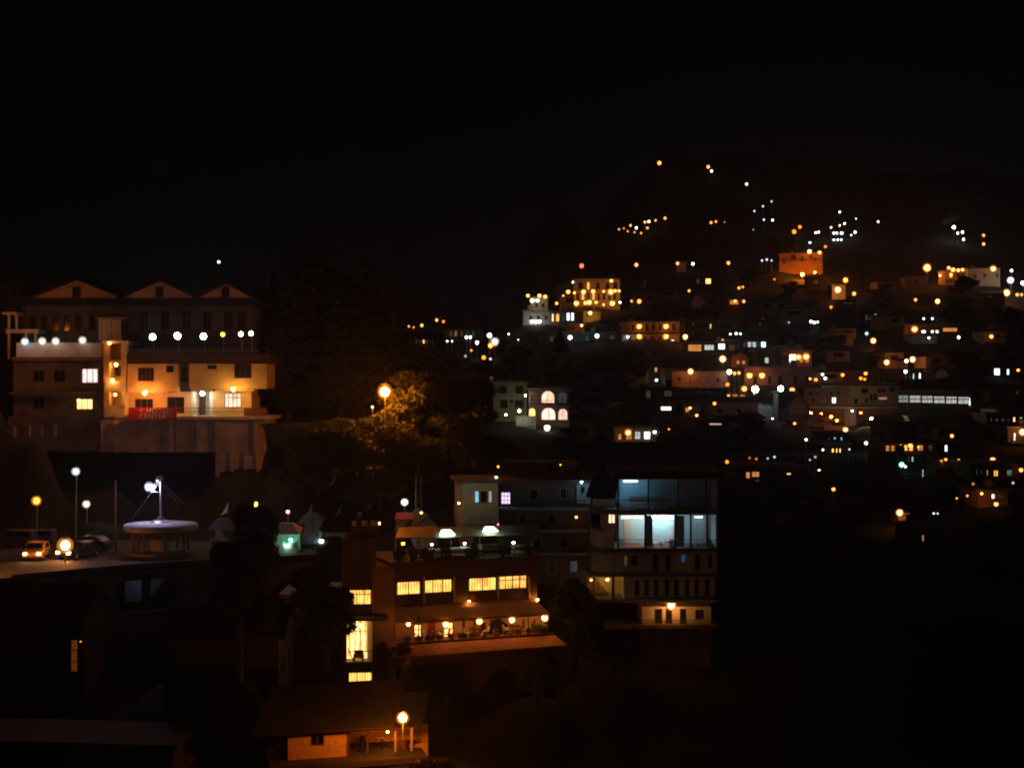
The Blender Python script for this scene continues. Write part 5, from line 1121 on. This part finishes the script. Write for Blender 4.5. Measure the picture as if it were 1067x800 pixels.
# near right slope
HH('big_dark_roof', 'very wide unlit house whose dark roof crosses the middle of the slope', 600, 760, 472, 500, darkw, 'side', 8, [(652, 486, 8, 8, glass), (700, 486, 8, 8, glass)], D=180, depth=14, rmat=slate, yaw=6)
HH('second_dark_roof', 'unlit house with a long dark roof below the shops', 756, 904, 468, 480, darkw, 'side', 4, [], D=205, depth=12, rmat=slate, yaw=-5)
HH('pair_window_house', 'dark house with a cluster of dim orange lit windows in the lower middle', 770, 800, 486, 503, darkw, wins=[(779.5, 495, 4.5, 7, LO, 1), (787.5, 494, 8, 6, LO, 2), (789, 500.5, 5, 3, LD, 2)], D=190)
HH('amber_slot_house', 'dark house with one small amber window in the lower middle', 812, 836, 487, 500, darkw, wins=[(822, 493.6, 5, 2.4, LW, 1)], D=189)
lamp(853.5, 490.6, 200, W, 1.4, 8, 3, 'small white lamp right of the amber window')
HH('three_window_house', 'small dark house with three tiny warm windows in a row', 860, 884, 463, 475, darkw, wins=[(868, 469.3, 2.6, 4.5, LB, 1), (872, 469.3, 1.6, 4.5, LB, 1), (875.5, 469.3, 1.6, 4.5, LB, 1)], D=203)
HH('blue_glint_house', 'dark house with bluish lit windows under the corner building', 858, 882, 452, 461, darkw, wins=[(864, 457.5, 2.4, 3, LDC, 1), (870, 456.5, 3, 3, curtain((.5, .65, 1), (.2, .3, .6), .7), 1), (877, 457, 2.6, 4, curtain((.5, .65, 1), (.2, .3, .6), .7), 1)], D=216)
lamp(840, 458, 200, W, 1.1, 12, 3, 'slim white lamp on the long dark roof below the shops')
lamp(857.5, 468.5, 201, W, .9, 7, 2, 'tiny white lamp left of the three tiny windows')
lamp(885, 468, 201, C, .9, 1.5, 2, 'faint cool lamp right of the three tiny windows')
lamp(757.5, 481, 175, O, 1.7, 3, 2, 'dull orange lamp on the dark slope left of the orange windows')
lamp(902.5, 461.5, 202, C, 1.4, 10, 2, 'cool lamp at the left end of the orange arcade inn')
cluster('scattered above the amber window', 195, 2, [(781, 477, O, 1.1, .8), (788, 478, O, 1.3, .8), (800, 477.5, C, 1.1, .6), (807, 476, C, 1.2, .9), (844, 479, C, .9, .9), (849.5, 476, C, 1.2, .6)], 'faint scattered lamps')
# upper right slope
HH('ridge_orange_house', 'long orange lit house high on the dark slope', 812, 857, 264, 281, surf('orange_render', (.5, .27, .12), scale=.3, var=.35), wins=[(817, 272, 4, 5, glass, 1), (827, 268, 5, 5, glass, 1), (845, 268, 3, 3, glass, 1), (849.5, 270, 3, 3, glass, 1), (836, 270, 3, 5, glass, 1)], D=560, depth=9, yaw=-14, rmat=tin)
lamp(843.5, 262, 556, A, 1.9, 22, 0, 'warm lamp on the roof of the long orange lit house, left of two', back=1)
lamp(854, 263, 556, A, 1.6, 16, 0, 'warm lamp on the roof of the long orange lit house, right of two', back=1)
lamp(836, 286, 549, O, 1.5, 190, 4, 'orange lamp below the long orange lit house')
lamp(849, 284, 545, O, .9, 50, 3, 'small orange lamp in front of the long orange lit house')
lamp(860, 257, 575, O, 1.2, 5, 3, 'dim orange lamp behind the roof of the long orange lit house')
lamp(827.5, 241.5, 640, O, 2, 16, 5, 'orange lamp high above the orange lit house, lower of a pair')
lamp(833.5, 236.5, 650, O, 1.5, 12, 5, 'orange lamp high above the orange lit house, upper of a pair')
lamp(687, 170, 815, A, 1.9, 16, 5, 'highest warm lamp, alone on the dark hilltop')
lamp(738, 174, 805, A, 1.6, 14, 5, 'warm lamp near the hilltop, upper one of a close pair')
lamp(741.5, 178.5, 800, W, 1.1, 12, 5, 'white lamp near the hilltop, lower one of a close pair')
lamp(778, 192, 770, W, 1.1, 7, 5, 'faint white lamp alone below the hilltop pair')
cluster('in the string across the left hill slope', 640, 4, [(645, 239, A, 1, 2), (650, 238, A, .9, 1.5), (657, 235, A, 1.1, 10), (663, 237.5, W, 1.1, 12), (668, 243, A, .9, 3), (672, 231.5, A, 1.2, 12), (676, 231, W, 1.1, 10), (674.5, 237.5, A, 1.1, 8), (683, 229.7, A, 1, 8), (693, 227.5, A, 1.3, 14), (654, 241, A, .9, 2), (661, 242, A, .9, 2)], 'lamps strung across the left slope')
cluster('in the dim middle of the hill', 640, 3, [(741, 232, A, 1.2, 4), (746, 231, A, 1, 10), (755, 231.5, A, .8, .8)])
cluster('scattered left of the orange hill pair', 650, 3, [(795, 215, C, 1, 1.4), (804, 210, C, 1, 1), (786, 220, C, .9, 1.6), (796, 229, C, .9, 2), (805, 229.5, C, 1, 6), (785, 240, C, 1, 1), (789, 240.5, C, 1, 1), (802, 240, C, .9, .8)], 'faint lamps on the hill')
cluster('in the white right hill group', 650, 3, [(875, 221, W, .9, 8), (880, 233, W, .9, 8), (875, 235, W, .8, 5), (866, 237, W, .8, 6), (853, 242, W, 1, 12), (850, 242.5, W, .9, 10), (869, 243, C, 1.1, 14), (872, 243, C, 1, 12), (877, 243, C, 1.2, 14), (891, 242, W, 1.1, 12), (887, 245, C, .8, 5), (869, 250, W, .9, 10), (873, 250, C, .9, 10), (876.5, 250, C, .9, 8), (915, 231, W, .9, 6), (844, 253, C, 1, 6), (922, 256, C, 1.2, 14), (892, 228, C, .7, 3)], 'white lamps on the right hill')
cluster('in the far right hill group', 640, 3, [(994, 237, C, 1.4, 20), (998, 243, W, 1, 10), (1003, 242, W, 1.2, 14), (1004, 249.5, W, 1.1, 12), (1025, 245.3, A, 1.3, 14), (1025, 254.3, A, 1.4, 14)], 'far right hill lamps')
lamp(966, 279, 530, O, 3.4, 60, 4, 'big orange lamp left of a row of lit walls on the upper right slope')
HH('dim_orange_house', 'house front dimly lit orange under the big orange lamp', 944, 967, 289, 297, brick, wins=[(955, 293, 3, 3, glass, 1)], D=527)
HH('warm_yard_house', 'bright warm house right of the big orange lamp', 985, 1006, 282, 292, cream, wins=[(991, 287, 3, 5, LW, 1), (998, 287, 3, 4, glass, 1), (1003, 287, 2, 4, glass, 1)], D=522)
cluster('on the bright warm house', 517, 0, [(988.5, 279, A, 1.5, 16), (993, 281, A, 2, 18), (998.5, 281.5, A, 1.6, 14), (1003, 281, A, 1.5, 14), (991, 286, A, 1.3, 10), (979.5, 287, W, .8, 8)], 'lamps of the bright warm house')
HH('long_wall_house', 'long warm lit wall on the upper right slope', 1008, 1042, 280, 293, plaster, wins=[(1016, 288, 3, 4, glass, 1), (1026, 287, 3, 4, glass, 1), (1039, 287, 2, 4, glass, 1)], D=515, yaw=-8)
lamp(1035, 280, 508, A, 2.7, 30, 0, 'warm lamp on the long lit wall of the upper right', back=2)
lamp(1053, 292, 505, C, 2.7, 20, 4, 'bright cool lamp right of the long lit wall')
lamp(1054, 282, 505, C, 1.2, 10, 6, 'small cool lamp right above the bright cool lamp')
lamp(1066, 295, 500, W, 2, 14, 4, 'warm white lamp cut by the right edge beside the bright cool lamp')
lamp(1049, 305, 492, A, 3, 30, 4, 'big warm lamp near the right edge under the bright cool lamp')
lamp(1060, 307, 490, A, 1.5, 12, 4, 'small warm lamp right of the big one near the right edge')
lamp(1064.5, 307, 488, A, 1.3, 10, 4, 'small warm lamp touching the right edge')
HH('tin_shed_house', 'dark shed with a dim lit roof edge under the warm lamps near the right edge', 1024, 1047, 306, 313, darkw, 'side', 3, [(1032, 309, 4, 1.5, LD, 2)], D=488, rmat=tin)
lamp(954, 312.3, 480, A, 1.4, 12, 3, 'small warm lamp below the big orange lamp')
lamp(977, 314, 476, A, 2.2, 22, 3, 'warm lamp under the dark tree of the upper right slope')
lamp(881, 292, 515, O, 2.3, 22, 4, 'orange lamp above a bigger warm one on the middle right slope')
lamp(873, 302, 495, A, 3, 24, 3, 'big warm lamp on the middle right slope')
lamp(890, 306, 490, A, 1.8, 14, 3, 'warm lamp right of the bigger one on the middle right slope')
lamp(866, 320, 455, O, 1.3, 6, 2, 'faint orange lamp below the big warm one on the middle right slope')
HH('slope_lit_house', 'small house lit warm from the front on the middle right slope', 867, 881, 297, 308, plaster, wins=[(871, 303, 2.5, 4, glass, 1)], D=500)
HH('slope_bar_house', 'dark low house with dim orange lintel right of the big warm lamp', 876, 892, 313, 320, brick, wins=[(884, 316, 11, 1.6, LD, 3)], D=468)
HH('pale_slits_house', 'dark house with two pale windows in the middle of the right slope', 895, 922, 324, 337, darkw, wins=[(903, 331, 3, 6, LDC, 1), (912.5, 330, 2.5, 6, LC, 1), (907, 331, 2, 5, LDC, 1)], D=430, auto=6)
lamp(903, 347.5, 385, C, 1.6, 1.4, 2, 'dim cool lamp below the two pale windows')
lamp(910, 355, 372, A, 2.5, 22, 3, 'warm lamp alone left of the lit shop row')
HH('shop_row', 'row of shops with three white windows and an orange end on the right slope', 942, 1000, 339, 349, brick, wins=[(945, 345, 3, 5, LD, 1), (962.5, 345.5, 4.5, 3, LX, 1), (971.5, 345.5, 3, 3, LX, 1), (976.5, 345.5, 3, 3, LX, 1), (990, 343.5, 15, 4, LO, 3)], D=385)  # orange end is a glowing pane standing in for lit wall
lamp(953, 343, 380, A, 2.9, 22, 0, 'bright warm lamp at the left of the shop row')
HH('white_wall_house', 'low house with a dim white lit wall under the shop row', 950, 976, 350, 358, white, wins=[(970, 354, 3, 6, LDC, 1)], D=378)
lamp(968, 352, 374, C, 1, 14, 0, 'small cool lamp on the dim white wall under the shop row')
cluster('of the slim pair above the shop row', 400, 2, [(962.5, 332, C, 1, 4), (971.5, 332, C, 1, 5)])
lamp(999, 351.5, 370, C, 1.3, 7, 3, 'cool lamp right of the shop row')
lamp(1033, 350.6, 372, A, 1.9, 14, 3, 'warm lamp far right of the shop row')
lamp(666, 314, 460, A, 2, 16, 3, 'warm lamp right of the orange lodge, the larger of two')
lamp(658, 313.7, 462, A, 1.1, 12, 3, 'small warm lamp right of the orange lodge, the smaller of two')
lamp(663, 276, 550, A, 1.8, 14, 4, 'warm lamp alone right of the red beacon')
lamp(706, 274.5, 550, A, 1.5, 12, 3, 'warm lamp in the middle of the dark slope beside a small lit wall')
HH('tiny_lit_house', 'tiny house with a dim orange wall high in the middle of the slope', 705, 715, 274, 279, brick, wins=[], D=552, depth=5)
lamp(722, 275, 548, W, 1.3, 12, 3, 'white lamp in the middle of the dark slope')
lamp(759, 274, 548, A, 1.6, 4, 3, 'dim warm lamp right of the white one in the middle of the dark slope')
HH('yellow_window_house', 'dark house with one yellow and one dim window in mid slope', 722, 745, 287, 299, darkw, wins=[(727.5, 293, 3.5, 5, LD, 1), (738, 293, 5.5, 5.5, LB, 2)], D=500)
lamp(718, 303, 480, A, 1.2, 5, 2, 'dim warm lamp left below the yellow window')
cluster('right of the yellow window', 480, 2, [(770, 300, A, 1.3, 9), (774, 299, O, 1.1, 4), (775, 314, A, 1.4, 12, 455)])
HH('orange_front_house', 'small house with a bright orange front in mid slope', 758, 772, 311, 318, brick, wins=[(765, 315, 9, 4.5, LO, 2)], D=462)
lamp(766, 313.5, 458, A, 1.2, 16, 0, 'warm lamp on the bright orange front in mid slope')
HH('faint_house', 'faintly lit house below the long orange lit one', 843, 862, 289, 298, brick, wins=[(850, 294, 5, 4, LD, 2)], D=520)
lamp(807, 291, 520, O, 1, 2, 3, 'faint orange lamp below left of the long orange lit house')
cluster('left of the long orange lit house', 560, 2, [(794, 271.5, C, 1, 1.5), (799, 270.5, C, 1, 2), (804, 271.5, C, .9, 1.2)])
# dark houses the lamps only hint at, and trees
g = random.Random(21); n = 0
for i in range(1500):
    px = g.uniform(560, 1060); py = g.uniform(300, 458)
    if any(abs(px-(q.location.x/q.location.y*F+CX)) < 20 and abs(py-(CY-(q.location.z-H)/q.location.y*F)) < 5 for q in bpy.data.objects if q.parent is None and q.get('category') in ('house', 'building')): continue
    w = g.uniform(16, 30); h = g.uniform(8, 12)
    if any(abs(px-a) < w/2+8 and py-h-17 < b < py+3 and d > Dof(py)-1 for a, b, d in KEEP): continue
    n += 1
    if n > 92: break
    HH('dim_house', 'dim house with no lamp of its own among the lamps of the slope', px-w/2, px+w/2, py-h, py, g.choice([darkw, pink, white, bluew, plaster, cream]), g.choice(['side', 'hip', 'flat', 'flat', 'gable']), 5, [], yaw=g.uniform(-20, 20), rmat=g.choice([tin, slate]), auto=4, group='dim houses on the slope')
tr = [('wide', 504, 396, 300, 24, 'dark tree with white lamps glinting behind it', 1.2), ('broad', 524, 376, 340, 24, 'slim dark tree between the glinting white lamps', .7), ('broad', 536, 388, 320, 30, 'dark tree below the white hotel', 1.4), ('wide', 478, 392, 310, 22, 'low dark tree under the pyramid roof', 1.3), ('wide', 596, 476, 190, 34, 'dark tree in front of the pink arched house', 1.2),
 ('broad', 1003, 312, 470, 26, 'dark tree between the bright warm house and the long lit wall', 1.6), ('wide', 448, 400, 260, 40, 'dark tree on the ridge left of the pyramid roof', 1.5), ('cedar', 583, 372, 330, 30, 'small cedar below the white hotel annex', 1.3)]
for k, x, y, D, h, lab, wf in tr: tree(k, x, y, D, h, lab, wf=wf)
i = 0
for i_ in range(900):
    if i > 57: break
    px = g.uniform(560, 1120); py = g.uniform(215, 430)
    if i > 44: px = g.uniform(620, 1120); py = g.uniform(460, 640)
    D_ = Dof(py)+6; hh = g.uniform(6.5, 10)*F/D_
    if any(abs(px-a) < hh*.55 and py-hh-2 < b < py+1 and d > D_-8 for a, b, d in KEEP): continue
    i += 1; tree(g.choice(['cedar', 'broad', 'wide']), px, py, D_, hh, 'unlit tree lost in the dark of the town slope', 'unlit trees on the slope', wf=g.uniform(.9, 1.4))
for px, py, D in ((640, 240, 650), (700, 165, 830), (760, 158, 850), (850, 165, 850), (950, 185, 850), (1060, 200, 850), (560, 320, 520), (600, 290, 620), (500, 345, 520), (430, 340, 560), (380, 330, 400), (200, 300, 400), (50, 300, 400), (-200, 300, 400), (1200, 210, 850), (700, 540, 165), (760, 560, 150), (850, 560, 160), (1000, 600, 150), (1100, 500, 200), (800, 640, 135), (950, 700, 115), (1100, 650, 130), (700, 760, 108), (850, 800, 100), (500, 860, 80), (650, 860, 85), (300, 880, 78), (100, 900, 80), (-100, 860, 80), (-150, 560, 150), (1000, 860, 85), (470, 470, 170), (520, 470, 190), (560, 480, 180), (450, 420, 240), (600, 430, 260), (530, 400, 300)):
    foot(*P(px, py, D))

# ================================================================ terrain
G_ = np.array(GROUND)
bx = np.linspace(-.75, .75, 260); by = np.concatenate([np.linspace(1, 60, 10)[:-1], np.exp(np.linspace(math.log(60), math.log(900), 300)), [980, 1150, 1500, 2200, 3500]])
BX, BY = np.meshgrid(bx, by)
prof_y = np.log([1, 60, 90, 130, 170, 220, 290, 400, 500, 650, 850])
prof_e = [2, .42, .32, .17, .11, .055, .01, -.035, -.075, -.11, -.155]
E0 = np.interp(np.log(BY), prof_y, prof_e)
side = np.clip((BX+.02)/.12, 0, 1)          # the hill rises to the right of the valley
E0 = np.where(E0 < 0, E0*(.25+.75*side), E0)
e0g = np.interp(np.log(G_[:, 1]), prof_y, prof_e); sg = np.clip((G_[:, 0]+.02)/.12, 0, 1); e0g = np.where(e0g < 0, e0g*(.25+.75*sg), e0g)
num = np.zeros_like(BX); den = np.full_like(BX, 1.2)
for (a, d, e), b0 in zip(G_, e0g):
    q = ((BX-a)/.03)**2+((np.log(BY)-math.log(d))/.055)**2
    w = 1/(q**2+.02); num += w*(e-b0); den += w
E = E0+num/den+np.where(BY > 400, .0025, .0008)
Z = H-E*BY
Z[BY > 900] = Z[BY > 900]-(BY[BY > 900]-900)*.25
Z = np.where(BY < 55, H-26-(BY*0), Z)
X = BX*BY; X = np.where(BY < 60, BX*60, X)
V = np.stack([X, BY, Z], -1).reshape(-1, 3); nx_, ny_ = len(bx), len(by)
ii = np.arange(ny_-1)[:, None]*nx_+np.arange(nx_-1)[None]
Fc = np.stack([ii, ii+1, ii+1+nx_, ii+nx_], -1).reshape(-1, 4)
me = bpy.data.meshes.new('hillside'); me.from_pydata(V.tolist(), [], Fc.tolist()); me.update(); me.materials.append(soil)
for p in me.polygons: p.use_smooth = True
o = bpy.data.objects.new('hillside', me); col.objects.link(o); tag(o, kind='structure')
zmin, zmax = float(Z.min()), float(Z.max())

# ================================================================ air, sky, moonlight, camera
m, nt, out = nodes('haze')
pv = nt.nodes.new('ShaderNodeVolumePrincipled'); pv.inputs['Color'].default_value = (.75, .82, 1, 1)
pv.inputs['Density'].default_value = HAZE; pv.inputs['Anisotropy'].default_value = .8
nt.links.new(pv.outputs[0], out.inputs['Volume'])
mb = MB(); mb.box(-3000, 3000, -60, 3600, zmin-1, max(zmax, 260)+5); o = mb.build('haze', m); tag(o, kind='stuff')
w = bpy.data.worlds.new('World'); sc.world = w; w.use_nodes = True; nt = w.node_tree
bg = nt.nodes['Background']; tint = nt.nodes.new('ShaderNodeMixRGB'); tint.blend_type = 'MULTIPLY'; tint.inputs[0].default_value = 1; tint.inputs[2].default_value = (.45, .5, 1, 1); sky = nt.nodes.new('ShaderNodeTexSky'); sky.sky_type = 'NISHITA'; sky.sun_disc = False
sky.sun_elevation = R(30); sky.sun_rotation = R(200); bg.inputs['Strength'].default_value = SKY
nt.links.new(sky.outputs[0], tint.inputs[1]); nt.links.new(tint.outputs[0], bg.inputs['Color'])
sl = bpy.data.lights.new('moon', 'SUN'); sl.energy = .004; sl.angle = R(.5); sl.color = (.75, .82, 1)
so = bpy.data.objects.new('moon', sl); col.objects.link(so); so.rotation_euler = (R(55), 0, R(-200+180)); so.location = (0, 0, 300)
cam = bpy.data.cameras.new('camera'); cam.lens = 36*F/1067; cam.sensor_width = 36; cam.clip_end = 8000; cam.clip_start = .5
co = bpy.data.objects.new('camera', cam); col.objects.link(co); co.location = CAM; co.rotation_euler = (R(90), 0, 0); sc.camera = co
sc.view_settings.view_transform = 'Standard'; sc.view_settings.look = 'None'; sc.view_settings.gamma = 1; sc.view_settings.exposure = 0
sc.render.engine = 'CYCLES'; cy = sc.cycles
cy.use_denoising = True; cy.max_bounces = 4; cy.diffuse_bounces = 2; cy.glossy_bounces = 2; cy.volume_bounces = 0; cy.transmission_bounces = 2
cy.sample_clamp_indirect = 0; cy.use_light_tree = True; cy.filter_width = 2.0; cy.caustics_reflective = False; cy.caustics_refractive = False
